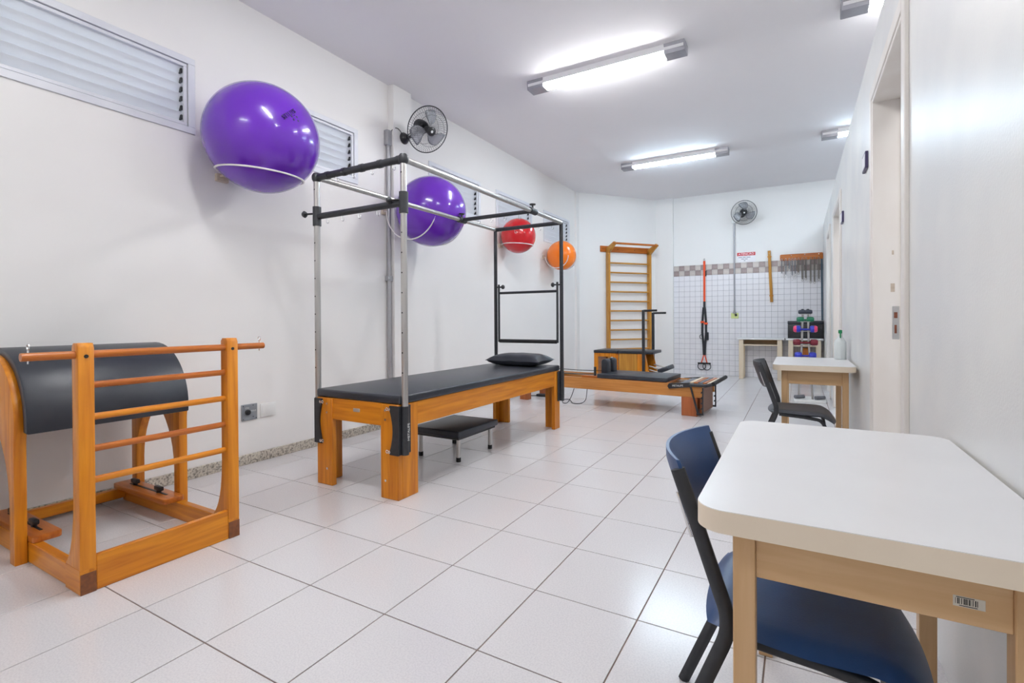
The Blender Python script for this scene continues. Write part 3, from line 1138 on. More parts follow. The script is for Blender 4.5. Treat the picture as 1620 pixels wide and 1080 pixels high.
# ------------------------------------------------------------------ conduits, outlets
t = thing('conduit', 'grey conduit running up the left wall to the fan box', 'conduit', (XL + 0.02, 2.925, 0))
b = bm_new()
add_cyl(b, (XL + 0.028, 2.925, 0.0), (XL + 0.028, 2.925, 3.01), 0.0225, n=14)
obj('pipe', b, 'pvc', t)
b = bm_new()
add_box(b, (XL, 2.888, 2.975), (XL + 0.055, 2.953, 3.135), 0.006, 2)
bx_ = obj('junction_box', b, 'pvc', t)
b = bm_new()
add_tube(b, bez((XL + 0.05, 2.945, 3.13), (XL + 0.09, 2.99, 3.22), (XL + 0.09, 3.07, 3.13), 8), 0.004, 6)
obj('wire', b, 'rubber', bx_)
b = bm_new()
add_box(b, (XL, 2.885, 1.545), (XL + 0.054, 2.965, 1.60), 0.004)
cl = obj('clamp', b, 'pvc', t)
b = bm_new()
for y in (2.897, 2.953):
    add_cyl(b, (XL + 0.052, y, 1.572), (XL + 0.060, y, 1.572), 0.008, n=8)
obj('screw', b, 'bright_chrome', cl)

t = thing('conduit', 'thin grey conduit on the tiled wall below the far fan', 'conduit', (1.163, YB - 0.02, 1.14))
b = bm_new()
add_cyl(b, (1.163, YB - 0.026, 1.26), (1.163, YB - 0.026, 3.03), 0.015, n=12)
obj('pipe', b, 'pvc', t)
b = bm_new()
add_box(b, (1.115, YB - 0.05, 3.00), (1.21, YB, 3.07), 0.006)
obj('top_box', b, 'white_plastic', t)
b = bm_new()
add_lathe(b, [(0.034, 0), (0.034, 0.02), (0.02, 0.03), (0.02, 0.06)], (1.163, YB - 0.028, 1.23), (0, 0, 1), 12)
obj('collar', b, 'pvc', t)
b = bm_new()
add_box(b, (1.10, YB - 0.024, 1.135), (1.235, YB - 0.008, 1.243), 0.004)
pl = obj('outlet_plate', b, 'yellow_plate', t)
b = bm_new()
add_cyl(b, (1.19, YB - 0.040, 1.200), (1.19, YB - 0.022, 1.200), 0.022, n=12)
obj('plug', b, 'black_plastic', pl)

t = thing('socket_plate', 'grey wall plate with a black knob right of the barrel', 'wall plate', (XL, 1.397, 0.41))
b = bm_new()
add_box(b, (XL, 1.333, 0.345), (XL + 0.012, 1.461, 0.472), 0.003)
obj('plate', b, 'grey_plate', t)
b = bm_new()
add_lathe(b, [(0.021, 0), (0.019, 0.018), (0, 0.020)], (XL + 0.012, 1.378, 0.410), (1, 0, 0), 16)
obj('dial', b, 'black_plastic', t)
text_obj('lettering', 'ON', 0.020, 'white_ink', t, basis((XL + 0.0125, 1.376, 0.442), (0, 1, 0), (0, 0, 1)))
text_obj('lettering', 'MAX', 0.020, 'white_ink', t, basis((XL + 0.0125, 1.428, 0.416), (0, 1, 0), (0, 0, 1)))
b = bm_new()
for y, z in ((1.345, 0.357), (1.449, 0.357), (1.345, 0.46), (1.425, 0.46), (1.425, 0.37)):
    add_cyl(b, (XL + 0.011, y, z), (XL + 0.0135, y, z), 0.004, n=8)
obj('screw', b, 'ink', t)
t = thing('blank_plate', 'blank white wall plate beside the grey knob plate', 'wall plate', (XL, 1.557, 0.405))
b = bm_new()
add_box(b, (XL, 1.490, 0.350), (XL + 0.012, 1.624, 0.460), 0.005, 2)
obj('plate', b, 'white_plastic', t)
b = bm_new()
add_box(b, (XL + 0.010, 1.502, 0.362), (XL + 0.0145, 1.612, 0.448), 0.003, 2)
obj('cover', b, 'white_plastic', t)


# ------------------------------------------------------------------ reformer
def build_reformer():
    th = math.radians(-4.0)
    # local +x runs to the right end (foot bar), local y away from the viewer
    t = thing('reformer', 'low wooden reformer with black carriage in front of the wall bars', 'exercise machine', (1.13, 5.01, 0), th)

    def P(name, b, m, par=None, **k):
        return obj(name, b, m, par or t, world=False, **k)
    LEFT = -2.36
    Wd = 0.62
    for y0, y1 in ((0.0, 0.035), (Wd - 0.035, Wd)):
        b = bm_new()
        add_box(b, (LEFT, y0, 0.218), (0.165, y1, 0.366), 0.004)
        P('side_rail', b, 'rail_wood_x')
        b = bm_new()
        ya, yb = (y0 - 0.008, y0 + 0.09) if y0 < 0.1 else (y1 - 0.09, y1 + 0.008)
        add_box(b, (-0.075, ya, 0.0), (0.10, yb, 0.218), 0.003)
        P('leg', b, 'leg_brown')
        b = bm_new()
        add_box(b, (LEFT + 0.02, ya, 0.0), (LEFT + 0.15, yb, 0.218), 0.003)
        P('leg', b, 'leg_brown')
    b = bm_new()
    add_box(b, (LEFT - 0.03, 0.0, 0.20), (LEFT, Wd, 0.40), 0.004)
    P('end_board', b, 'red_wood_y')
    b = bm_new()
    add_box(b, (0.120, 0.035, 0.03), (0.150, Wd - 0.035, 0.36), 0.004)
    P('end_board', b, 'end_cap')
    for y in (0.055, Wd - 0.055):
        b = bm_new()
        add_box(b, (LEFT, y - 0.012, 0.335), (0.12, y + 0.012, 0.352), 0.001)
        P('track', b, 'silver')
    # carriage
    b = bm_new()
    add_box(b, (-1.26, 0.02, 0.352), (-0.245, Wd - 0.02, 0.372), 0.003)
    car = P('carriage', b, 'red_wood_x')
    b = bm_new()
    add_box(b, (-1.155, 0.005, 0.372), (-0.245, Wd - 0.02, 0.425), 0.010, 2)
    P('pad', b, 'vinyl', car)
    b = bm_new()
    add_box(b, (-1.38, 0.02, 0.352), (-1.155, 0.14, 0.395), 0.004)
    P('head_block', b, 'red_wood_x', car)
    for y in (0.16, 0.37):
        b = bm_new()
        prof = [(-1.165, 0.42), (-1.075, 0.42), (-1.078, 0.56)]
        prof += [(-1.12 + 0.043 * math.cos(a), 0.565 + 0.043 * math.sin(a)) for a in [PI * k / 10 for k in range(11)]]
        add_prism(b, prof, y, y + 0.13, 'xz', bevel=0.014)
        P('shoulder_rest', b, 'vinyl', car)
    b = bm_new()
    add_cyl(b, (-1.20, 0.05, 0.39), (-1.20, 0.05, 0.51), 0.016, n=12)
    P('strap_post', b, 'black_plastic', car)
    b = bm_new()
    add_tube(b, [(-1.22, 0.06, 0.41), (-1.7, 0.07, 0.40), (LEFT + 0.05, 0.08, 0.41)], 0.005, 6)
    add_tube(b, [(-1.22, Wd - 0.06, 0.41), (-1.7, Wd - 0.07, 0.40), (LEFT + 0.05, Wd - 0.08, 0.41)], 0.005, 6)
    P('pull_rope', b, 'rubber', car)
    # spring bed and springs
    for k in range(4):
        y = 0.12 + 0.125 * k
        b = bm_new()
        add_tube(b, helix((-0.24, y, 0.335), (0.10, y, 0.335), 0.013, 24, 6), 0.0025, 4)
        P('spring', b, 'spring', None)
    b = bm_new()
    add_box(b, (-0.10, 0.04, 0.355), (0.00, Wd - 0.04, 0.378), 0.004)
    P('spring_bar', b, 'foot_grey')
    # slatted foot platform
    for k in range(5):
        x0 = 0.012 + k * 0.050
        b = bm_new()
        add_box(b, (x0, 0.02, 0.376), (x0 + 0.040, Wd - 0.02, 0.394), 0.003)
        P('slat', b, ['cream_y', 'red_wood_y', 'foot_grey', 'red_wood_y', 'cream_y'][k])
    # foot bar: two side arms and the padded cross bar
    for y in (-0.035, Wd + 0.012):
        b = bm_new()
        add_prism(b, [(-0.215, 0.305), (-0.232, 0.335), (-0.215, 0.368), (0.03, 0.392), (0.03, 0.338)], y, y + 0.023, 'xz', bevel=0.003)
        arm = P('arm_cover', b, 'black_plastic')
        b = bm_new()
        add_tube(b, [(0.02, y + 0.012, 0.365), (0.20, y + 0.012, 0.366), (0.275, y + 0.012, 0.385)], 0.020, 10)
        P('arm_tube', b, 'black_metal', arm)
        b = bm_new()
        add_tube(b, [(0.035, y + 0.012, 0.345), (0.115, y + 0.012, 0.04)], 0.011, 8)
        P('brace', b, 'black_metal', arm)
        # notched plate
        pol = [(0.100, 0.025), (0.178, 0.025), (0.178, 0.34), (0.164, 0.34)]
        for q in range(4):
            z = 0.30 - q * 0.062
            pol += [(0.164, z), (0.150, z - 0.012), (0.150, z - 0.026), (0.164, z - 0.022)]
        pol += [(0.164, 0.045), (0.100, 0.045)]
        b = bm_new()
        add_prism(b, pol, y + 0.004, y + 0.018, 'xz')
        P('notched_plate', b, 'black_metal', arm)
        if y < 0:
            text_obj('lettering', 'METALIFE', 0.030, 'white_ink', arm, t.matrix_basis @ basis((-0.11, y - 0.0008, 0.347), (1, 0, 0.07), (-0.07, 0, 1)))
    b = bm_new()
    add_cyl(b, (0.285, -0.04, 0.390), (0.285, Wd + 0.05, 0.402), 0.023, n=14)
    P('foot_bar', b, 'rubber')
    return t


build_reformer()

# cables near the reformer
b = bm_new()
cable = [(-0.385, 5.20, 0.20), (-0.40, 5.14, 0.10), (-0.44, 5.10, 0.02), (-0.52, 5.14, 0.006), (-0.60, 5.30, 0.006), (-0.62, 5.42, 0.006), (-0.56, 5.44, 0.006), (-0.47, 5.30, 0.006), (-0.40, 5.18, 0.006), (-0.33, 5.16, 0.006), (-0.28, 5.22, 0.010), (-0.24, 5.26, 0.06), (-0.22, 5.26, 0.20)]
pts = []
for i in range(len(cable) - 1):
    for q in range(4):
        p_ = [Vector(cable[max(0, min(len(cable) - 1, i + d))]) for d in (-1, 0, 1, 2)]
        s = q / 4
        pts.append(0.5 * ((2 * p_[1]) + (p_[2] - p_[0]) * s + (2 * p_[0] - 5 * p_[1] + 4 * p_[2] - p_[3]) * s * s + (-p_[0] + 3 * p_[1] - 3 * p_[2] + p_[3]) * s ** 3))
pts.append(Vector(cable[-1]))
for p_ in pts:
    p_.z = max(p_.z, 0.005)
add_tube(b, pts, 0.0048, 6)
tag(obj('cable', b, 'rubber'), 'thin black cable looped on the floor under the reformer', 'cable')
b = bm_new()
c2 = [(-1.42, 5.50, 0.006), (-1.30, 5.48, 0.006), (-1.18, 5.50, 0.006), (-1.10, 5.55, 0.008)]
add_tube(b, c2, 0.006, 6)
add_box(b, (-1.12, 5.50, 0.0), (-0.92, 5.60, 0.035), 0.008, 2, mtx=None)
add_tube(b, [(-0.93, 5.55, 0.02), (-0.84, 5.60, 0.01), (-0.76, 5.56, 0.006)], 0.007, 6)
tag(obj('strap_bundle', b, 'strap_black'), 'dark strap bundle on the floor seen under the trapeze table', 'strap')


# ------------------------------------------------------------------ pilates chair (split pedal chair)
def build_chair_machine():
    t = thing('pedal_chair', 'wooden pedal chair with black top and two upright handles behind the reformer', 'exercise machine', (-0.3, 7.3, 0))
    X0, X1, Y0, Y1 = -0.80, 0.215, 7.02, 7.58
    for xa, xb in ((X0, -0.375), (-0.365, X1)):
        b = bm_new()
        add_box(b, (xa, Y0, 0.560), (xb, Y1, 0.608), 0.008, 2)
        obj('seat_pad', b, 'vinyl', t)
    for y0, y1 in ((Y0 + 0.01, Y0 + 0.045), (Y1 - 0.045, Y1 - 0.01)):
        b = bm_new()
        # left panel with an opening
        add_box(b, (X0 + 0.005, y0, 0.0), (X0 + 0.075, y1, 0.56), 0.003)
        add_box(b, (X0 + 0.075, y0, 0.50), (-0.46, y1, 0.56), 0.003)
        add_box(b, (-0.46, y0, 0.0), (-0.40, y1, 0.56), 0.003)
        add_box(b, (X0 + 0.075, y0, 0.0), (-0.46, y1, 0.16), 0.003)
        obj('side_frame', b, 'wood_z', t)
        b = bm_new()
        add_box(b, (-0.355, y0, 0.0), (-0.05, y1, 0.56), 0.003)
        obj('side_board', b, 'bar_wood_z', t)
        b = bm_new()
        add_prism(b, [(-0.05, 0.0), (0.20, 0.0), (0.08, 0.56), (-0.05, 0.56)], y0, y1, 'xz', bevel=0.003)
        obj('slant_board', b, 'wood_z', t)
    b = bm_new()
    add_box(b, (X0 + 0.02, Y0 + 0.045, 0.05), (X0 + 0.05, Y1 - 0.045, 0.55), 0.003)
    obj('cross_panel', b, 'wood_y', t)
    b = bm_new()
    add_box(b, (-0.40, Y0 + 0.03, 0.0), (-0.37, Y1 - 0.03, 0.555), 0.003)
    obj('cross_panel', b, 'wood_y', t)
    b = bm_new()
    add_tube(b, helix((-0.362, Y0 + 0.03, 0.56), (-0.362, Y0 + 0.03, 0.20), 0.012, 20, 6), 0.003, 4)
    obj('spring', b, 'spring', t)
    for k, z in enumerate((0.34, 0.28)):
        b = bm_new()
        add_cyl(b, (0.12, Y0 + 0.12, z + 0.02), (0.30, Y0 + 0.12, z - 0.02), 0.010, n=8)
        add_cyl(b, (0.12, Y1 - 0.12, z + 0.02), (0.30, Y1 - 0.12, z - 0.02), 0.010, n=8)
        obj('pedal_arm', b, 'silver', t)
    b = bm_new()
    add_box(b, (-0.085, -0.24, -0.036), (0.085, 0.24, 0.036), 0.016, 2, mtx=Matrix.Translation((0.36, 7.27, 0.315)) @ Matrix.Rotation(math.radians(-22), 4, 'Y'))
    obj('pedal', b, 'vinyl', t)
    for y, ztop in ((6.995, 1.278), (7.61, 1.245)):
        b = bm_new()
        add_box(b, (0.045, y - 0.02, 0.12), (0.088, y + 0.02, ztop), 0.004)
        po = obj('handle_post', b, 'black_metal', t)
        b = bm_new()
        add_cyl(b, (0.07, y, ztop - 0.012), (0.285, y, ztop - 0.010), 0.0175, n=12)
        obj('grip', b, 'rubber', po)
    return t


build_chair_machine()


# ------------------------------------------------------------------ wall bars
def build_wall_bars():
    ang = math.atan2(t2.y, t2.x)
    t = thing('wall_bars', 'tall wooden wall bars on the slanted wall', 'wall bars', (D0.x, D0.y, 0), ang)
    # local x along the wall, local -y into the room

    def P(name, b, m, par=None):
        return obj(name, b, m, par or t, world=False)
    for s0 in (0.672, 1.655):
        b = bm_new()
        add_box(b, (s0, -0.115, 0.0), (s0 + 0.045, -0.02, 2.50), 0.003)
        P('upright', b, 'bar_wood_z')
        b = bm_new()
        add_prism(b, [(-0.02, 2.46), (-0.02, 2.56), (-0.30, 2.655), (-0.335, 2.63), (-0.32, 2.59), (-0.115, 2.46)], s0, s0 + 0.045, 'yz', bevel=0.003)
        P('bracket', b, 'bar_wood_y')
    for k in range(12):
        z = 2.262 - 0.1925 * k
        b = bm_new()
        add_cyl(b, (0.70, -0.07, z), (1.68, -0.07, z), 0.0165, n=10)
        P('rung', b, 'bar_wood_x')
    b = bm_new()
    add_box(b, (0.545, -0.022, 2.485), (1.775, -0.001, 2.605), 0.003)
    P('back_board', b, 'red_wood_x')
    b = bm_new()
    add_box(b, (0.545, -0.022, 0.06), (1.775, -0.001, 0.18), 0.003)
    P('back_board', b, 'red_wood_x')
    b = bm_new()
    add_cyl(b, (0.660, -0.312, 2.62), (1.712, -0.312, 2.62), 0.021, n=12)
    P('pull_up_bar', b, 'red_wood_x')
    b = bm_new()
    for s in (0.60, 0.95, 1.35, 1.74):
        add_cyl(b, (s, -0.0235, 2.545), (s, -0.020, 2.545), 0.009, n=8)
    P('screw', b, 'ink')


build_wall_bars()

# ------------------------------------------------------------------ things on the tiled wall
yw = YB - 0.012
t = thing('suspension_trainer', 'orange and black suspension straps hanging on the tiled wall', 'exercise straps', (0.605, yw, 0.1))
b = bm_new()
add_tube(b, [(0.605 + 0.016 * math.cos(a), yw - 0.015, 2.315 + 0.022 * math.sin(a)) for a in [2 * PI * k / 14 for k in range(14)]], 0.004, 6, closed=True)
add_cyl(b, (0.605, yw + 0.01, 2.33), (0.605, yw - 0.02, 2.33), 0.006, n=8)
obj('anchor_ring', b, 'bright_chrome', t)
b = bm_new()
add_box(b, (0.585, yw - 0.022, 1.47), (0.625, yw - 0.012, 2.295), 0.002)
obj('orange_strap', b, 'strap_orange', t)
b = bm_new()
add_box(b, (0.622, yw - 0.026, 1.985), (0.645, yw - 0.012, 2.10), 0.002)
obj('tag_label', b, 'strap_black', t)
b = bm_new()
add_box(b, (0.582, yw - 0.026, 1.34), (0.628, yw - 0.010, 1.48), 0.004)
obj('buckle', b, 'black_plastic', t)
for s in (-1, 1):
    b = bm_new()
    add_tube(b, [(0.600 + s * 0.012, yw - 0.020, 1.36), (0.600 + s * 0.032, yw - 0.022, 1.10), (0.600 + s * 0.036, yw - 0.022, 0.85), (0.600 + s * 0.016, yw - 0.02, 0.62), (0.600 + s * 0.008, yw - 0.02, 0.40)], 0.01, 8, flat=(0.005, 0.021))
    obj('black_strap', b, 'strap_black', t)
    b = bm_new()
    add_tube(b, [(0.600 + s * 0.008, yw - 0.02, 0.41), (0.600 + s * 0.03, yw - 0.025, 0.33), (0.600 + s * 0.055, yw - 0.03, 0.245)], 0.01, 8, flat=(0.004, 0.010))
    obj('handle_cord', b, 'strap_orange', t)
    b = bm_new()
    add_tube(b, [(0.600 + s * 0.05 + 0.075 * math.cos(a), yw - 0.035 - 0.01 * s, 0.175 + 0.072 * math.sin(a)) for a in [2 * PI * k / 18 for k in range(18)]], 0.008, 6, closed=True)
    obj('foot_loop', b, 'strap_black', t)
    b = bm_new()
    add_cyl(b, (0.600 + s * 0.052 - 0.07, yw - 0.04, 0.235), (0.600 + s * 0.052 + 0.07, yw - 0.04, 0.235), 0.016, n=10)
    obj('handle_grip', b, 'rubber', t)
b = bm_new()
add_box(b, (0.530, yw - 0.034, 1.045), (0.605, yw - 0.012, 1.085), 0.004)
add_box(b, (0.600, yw - 0.036, 1.015), (0.668, yw - 0.014, 1.055), 0.004)
obj('slider', b, 'strap_orange', t)
b = bm_new()
add_box(b, (0.625, yw - 0.04, 0.70), (0.685, yw - 0.012, 0.86), 0.010, 2)
obj('pouch', b, 'strap_black', t)
b = bm_new()
add_tube(b, [(0.545 + 0.032 * math.cos(a), yw - 0.025, 0.77 + 0.042 * math.sin(a)) for a in [2 * PI * k / 14 for k in range(14)]], 0.006, 6, closed=True)
obj('webbing_loop', b, 'strap_black', t)

t = thing('warning_sign', 'white wall sign with a red band reading ATENÇÃO', 'sign', (1.372, YB, 2.32))
b = bm_new()
add_box(b, (1.212, YB - 0.006, 2.228), (1.534, YB, 2.352))
obj('board', b, 'sign_white', t)
b = bm_new()
add_box(b, (1.212, YB - 0.008, 2.352), (1.534, YB, 2.415))
obj('red_band', b, 'sign_red', t)
text_obj('lettering', 'ATENÇÃO', 0.058, 'sign_white', t, basis((1.373, YB - 0.0085, 2.383), (1, 0, 0), (0, 0, 1)))
b = bm_new()
for x0, x1, z in ((1.235, 1.30, 2.322), (1.31, 1.365, 2.322), (1.375, 1.45, 2.322), (1.285, 1.34, 2.290), (1.35, 1.40, 2.290), (1.33, 1.36, 2.258)):
    add_box(b, (x0, YB - 0.0068, z - 0.006), (x1, YB - 0.005, z + 0.006))
obj('small_print', b, 'grey_ink', t)

# wooden stick leaning flat on the tiles
t = thing('wooden_stick', 'slim wooden stick hanging on the tiled wall between sign and springs', 'stick', (1.795, YB - 0.03, 1.44))
b = bm_new()
ry = 0.018
add_tube(b, [(1.773, YB - 0.035, 2.415), (1.792, YB - 0.035, 1.95), (1.814, YB - 0.035, 1.44)], 0.02, 10, flat=(0.015, 0.026))
st_ = obj('shaft', b, 'bar_wood_z', t)
for z, x in ((2.30, 1.778), (1.56, 1.809)):
    b = bm_new()
    add_cyl(b, (x - 0.034, YB - 0.035, z), (x + 0.034, YB - 0.035, z), 0.011, n=8)
    obj('peg', b, 'wood_x', st_)
b = bm_new()
add_cyl(b, (1.776, YB - 0.002, 2.36), (1.776, YB - 0.06, 2.36), 0.005, n=6)
obj('hook', b, 'bright_chrome', t)

t = thing('spring_rack', 'reddish wooden rack board with hooks on the tiled wall', 'rack', (2.30, YB, 2.27))
b = bm_new()
pol = rrect(1.955, 2.646, 2.208, 2.325, 0.02, 4)
add_prism(b, pol, YB - 0.035, YB - 0.008, 'xz', bevel=0.003)
obj('board', b, 'red_wood_x', t)
b = bm_new()
for x in (2.14, 2.36, 2.58):
    add_cyl(b, (x, YB - 0.038, 2.300), (x, YB - 0.034, 2.300), 0.009, n=8)
obj('screw', b, 'bright_chrome', t)
SPX = [1.985, 2.052, 2.108, 2.158, 2.205, 2.258, 2.32, 2.376, 2.452, 2.513, 2.579]
for k, x in enumerate(SPX):
    b = bm_new()
    add_tube(b, [(x, YB - 0.034, 2.245), (x, YB - 0.062, 2.240), (x, YB - 0.070, 2.252)], 0.0035, 6)
    obj('hook', b, 'bright_chrome', t)
for k, x in enumerate(SPX):
    short = k < 5
    zb = (1.93, 1.90, 2.00, 1.88, 1.91)[k] if short else (1.93, 1.80, 1.82, 1.76, 1.75, 1.80)[k - 5]
    nth = ('first', 'second', 'third', 'fourth', 'fifth', 'sixth', 'seventh', 'eighth', 'ninth', 'tenth', 'eleventh')[k]
    s = thing('hanging_spring', ('shiny short steel spring with snap hook, ' if short else 'dull long steel spring, ') + nth + ' from the left end of the rack',
              'spring', (x, YB - 0.06, zb), group='short shiny springs on the rack' if short else 'long dull springs on the rack')
    b = bm_new()
    y = YB - 0.062
    ztop = 2.205
    add_tube(b, helix((x, y, ztop), (x, y, zb + 0.05), 0.013 if short else 0.016, int((ztop - zb) * 85), 6), 0.0032, 4)
    obj('coil', b, 'spring' if short else 'spring_dull', s)
    for zz in (ztop + 0.018, zb + 0.03):
        b = bm_new()
        add_tube(b, [(x + 0.014 * math.cos(a), y, zz + 0.020 * math.sin(a)) for a in [2 * PI * q / 12 for q in range(12)]], 0.0032, 5, closed=True)
        obj('end_ring', b, 'spring' if short else 'spring_dull', s)
    if short:
        b = bm_new()
        add_tube(b, [(x + 0.020 * math.cos(a), y, zb - 0.015 + 0.030 * math.sin(a)) for a in [2 * PI * q / 12 for q in range(12)]], 0.004, 5, closed=True)
        obj('snap_hook', b, 'bright_chrome', s)

b = bm_new()
add_prism(b, [(2.612, 2.205), (2.640, 2.205), (2.644, 1.62), (2.643, 1.09), (2.618, 1.09), (2.614, 1.60)], YB - 0.030, YB - 0.022, 'xz')
bd = obj('exercise_band', b, 'teal_band')
tag(bd, 'blue grey stretch band hanging at the right end of the tiled wall', 'band')


# ------------------------------------------------------------------ back desks
def desk(x0, x1, label):
    t = thing('small_desk', label, 'desk', ((x0 + x1) / 2, 9.36, 0), group='cream desks by the tiled wall')
    Y0, Y1 = 9.17, 9.555
    b = bm_new()
    add_prism(b, rrect(x0, x1, Y0, Y1, 0.015, 3), 0.737, 0.768, 'xy', bevel=0.003)
    obj('top', b, 'white_top', t)
    for xa, xb in ((x0 + 0.04, x0 + 0.118), (x1 - 0.118, x1 - 0.04)):
        b = bm_new()
        add_box(b, (xa, Y0 + 0.02, 0), (xb, Y0 + 0.05, 0.737), 0.003)
        add_box(b, (xa, Y1 - 0.05, 0), (xb, Y1 - 0.02, 0.737), 0.003)
        obj('leg', b, 'cream_z', t)
        b = bm_new()
        add_box(b, (xa + 0.02, Y0 + 0.05, 0.62), (xb - 0.02, Y1 - 0.05, 0.737), 0.003)
        obj('side_apron', b, 'cream_y', t)
    b = bm_new()
    add_box(b, (x0 + 0.115, Y0 + 0.03, 0.625), (x1 - 0.115, Y1 - 0.03, 0.648), 0.002)
    obj('shelf', b, 'cream_x', t)
    b = bm_new()
    add_box(b, (x0 + 0.115, Y1 - 0.045, 0.645), (x1 - 0.115, Y1 - 0.03, 0.737), 0.002)
    obj('back_apron', b, 'tan_x', t)
    return t


desk(1.235, 2.035, 'cream desk with shelf against the tiled wall, left one')
desk(2.055, 2.643, 'cream desk under the black box in the far corner')
t = thing('black_box', 'black upholstered box standing on the corner desk', 'box', (2.36, 9.40, 0.768))
b = bm_new()
add_box(b, (2.085, 9.26, 0.769), (2.638, 9.52, 1.020), 0.008, 2)
obj('body', b, 'black_plastic', t)
b = bm_new()
add_box(b, (2.082, 9.257, 1.022), (2.641, 9.523, 1.082), 0.010, 2)
obj('lid', b, 'vinyl', t)
t = thing('brown_crate', 'small brown wooden block under the corner desk', 'block', (2.36, 9.40, 0))
b = bm_new()
add_box(b, (2.29, 9.33, 0), (2.43, 9.47, 0.60), 0.006)
obj('body', b, 'red_wood_z', t)
b = bm_new()
add_box(b, (2.285, 9.325, 0.57), (2.435, 9.475, 0.585), 0.002)
obj('rim', b, 'wood_x', t)


# ------------------------------------------------------------------ dumbbell rack with dumbbells
RX, RY = 2.335, 6.88
t = thing('dumbbell_rack', 'slim steel dumbbell rack with white base by the far partition', 'rack', (RX, RY, 0))
b = bm_new()
add_prism(b, rrect(RX - 0.14, RX + 0.24, RY - 0.20, RY + 0.22, 0.03, 4), 0.0, 0.03, 'xy', bevel=0.004)
obj('base', b, 'white_plastic', t)
for x in (-0.032, 0.032):
    b = bm_new()
    add_tube(b, [(RX + x * 2.6, RY - 0.06, 0.025), (RX + x * 1.25, RY + 0.0, 0.80), (RX + x, RY + 0.03, 1.235)], 0.014, 10)
    up = obj('upright', b, 'chrome', t)
    b = bm_new()
    add_lathe(b, [(0, 0.03), (0.018, 0.027), (0.02, 0.0)], (RX + x, RY + 0.03, 1.228), (0, 0, 1), 10)
    obj('end_cap', b, 'black_plastic', up)
LV = [1.215, 1.112, 0.982, 0.80, 0.62]
for z in LV:
    b = bm_new()
    add_box(b, (RX - 0.06, RY - 0.055, z - 0.035), (RX + 0.06, RY + 0.03, z - 0.026), 0.002)
    obj('cradle', b, 'chrome', t)
DB = [(1.215, 0.030, 0.17, 'slate', 'slate', 'small slate dumbbell at the top of the rack'),
      (1.112, 0.036, 0.21, 'green', 'green', 'green dumbbell on the second level of the rack'),
      (0.982, 0.047, 0.29, 'pink', 'blue', 'blue dumbbell with pink ends on the rack'),
      (0.80, 0.044, 0.30, 'dark_red', 'dark_red', 'dark red dumbbell near the desk edge height on the rack'),
      (0.62, 0.046, 0.26, 'blue', 'blue', 'plain blue dumbbell at the lowest level of the rack')]
for z, r, L_, m1, m2, lab in DB:
    d = thing('dumbbell', lab, 'dumbbell', (RX, RY - 0.02, z - 0.02), group='dumbbells on the rack')
    b = bm_new()
    add_cyl(b, (RX - L_ / 2 + 0.04, RY - 0.02, z - 0.006), (RX + L_ / 2 - 0.04, RY - 0.02, z - 0.006), 0.013, n=10)
    obj('handle', b, m2, d)
    for s in (-1, 1):
        b = bm_new()
        o0 = (RX + s * (L_ / 2 - 0.09), RY - 0.02, z)
        add_lathe(b, [(0, 0), (r * 0.8, 0.002), (r, 0.015), (r, 0.05)], o0, (s, 0, 0), 8)
        hd = obj('head', b, m2, d)
        b = bm_new()
        add_lathe(b, [(r, 0.049), (r * 0.96, 0.072), (r * 0.7, 0.088), (0, 0.09)], o0, (s, 0, 0), 8)
        obj('head_end', b, m1, hd)
for x, lab in ((2.26, 'grey ankle weight lying at the left on the rack base'), (2.50, 'grey ankle weight lying at the right on the rack base')):
    b = bm_new()
    add_tube(b, [(x - 0.05, RY - 0.10, 0.055), (x + 0.0, RY - 0.06, 0.055), (x + 0.06, RY - 0.03, 0.060)], 0.025, 10)
    tag(obj('ankle_weight', b, 'foot_grey'), lab, 'weight', 'ankle weights')


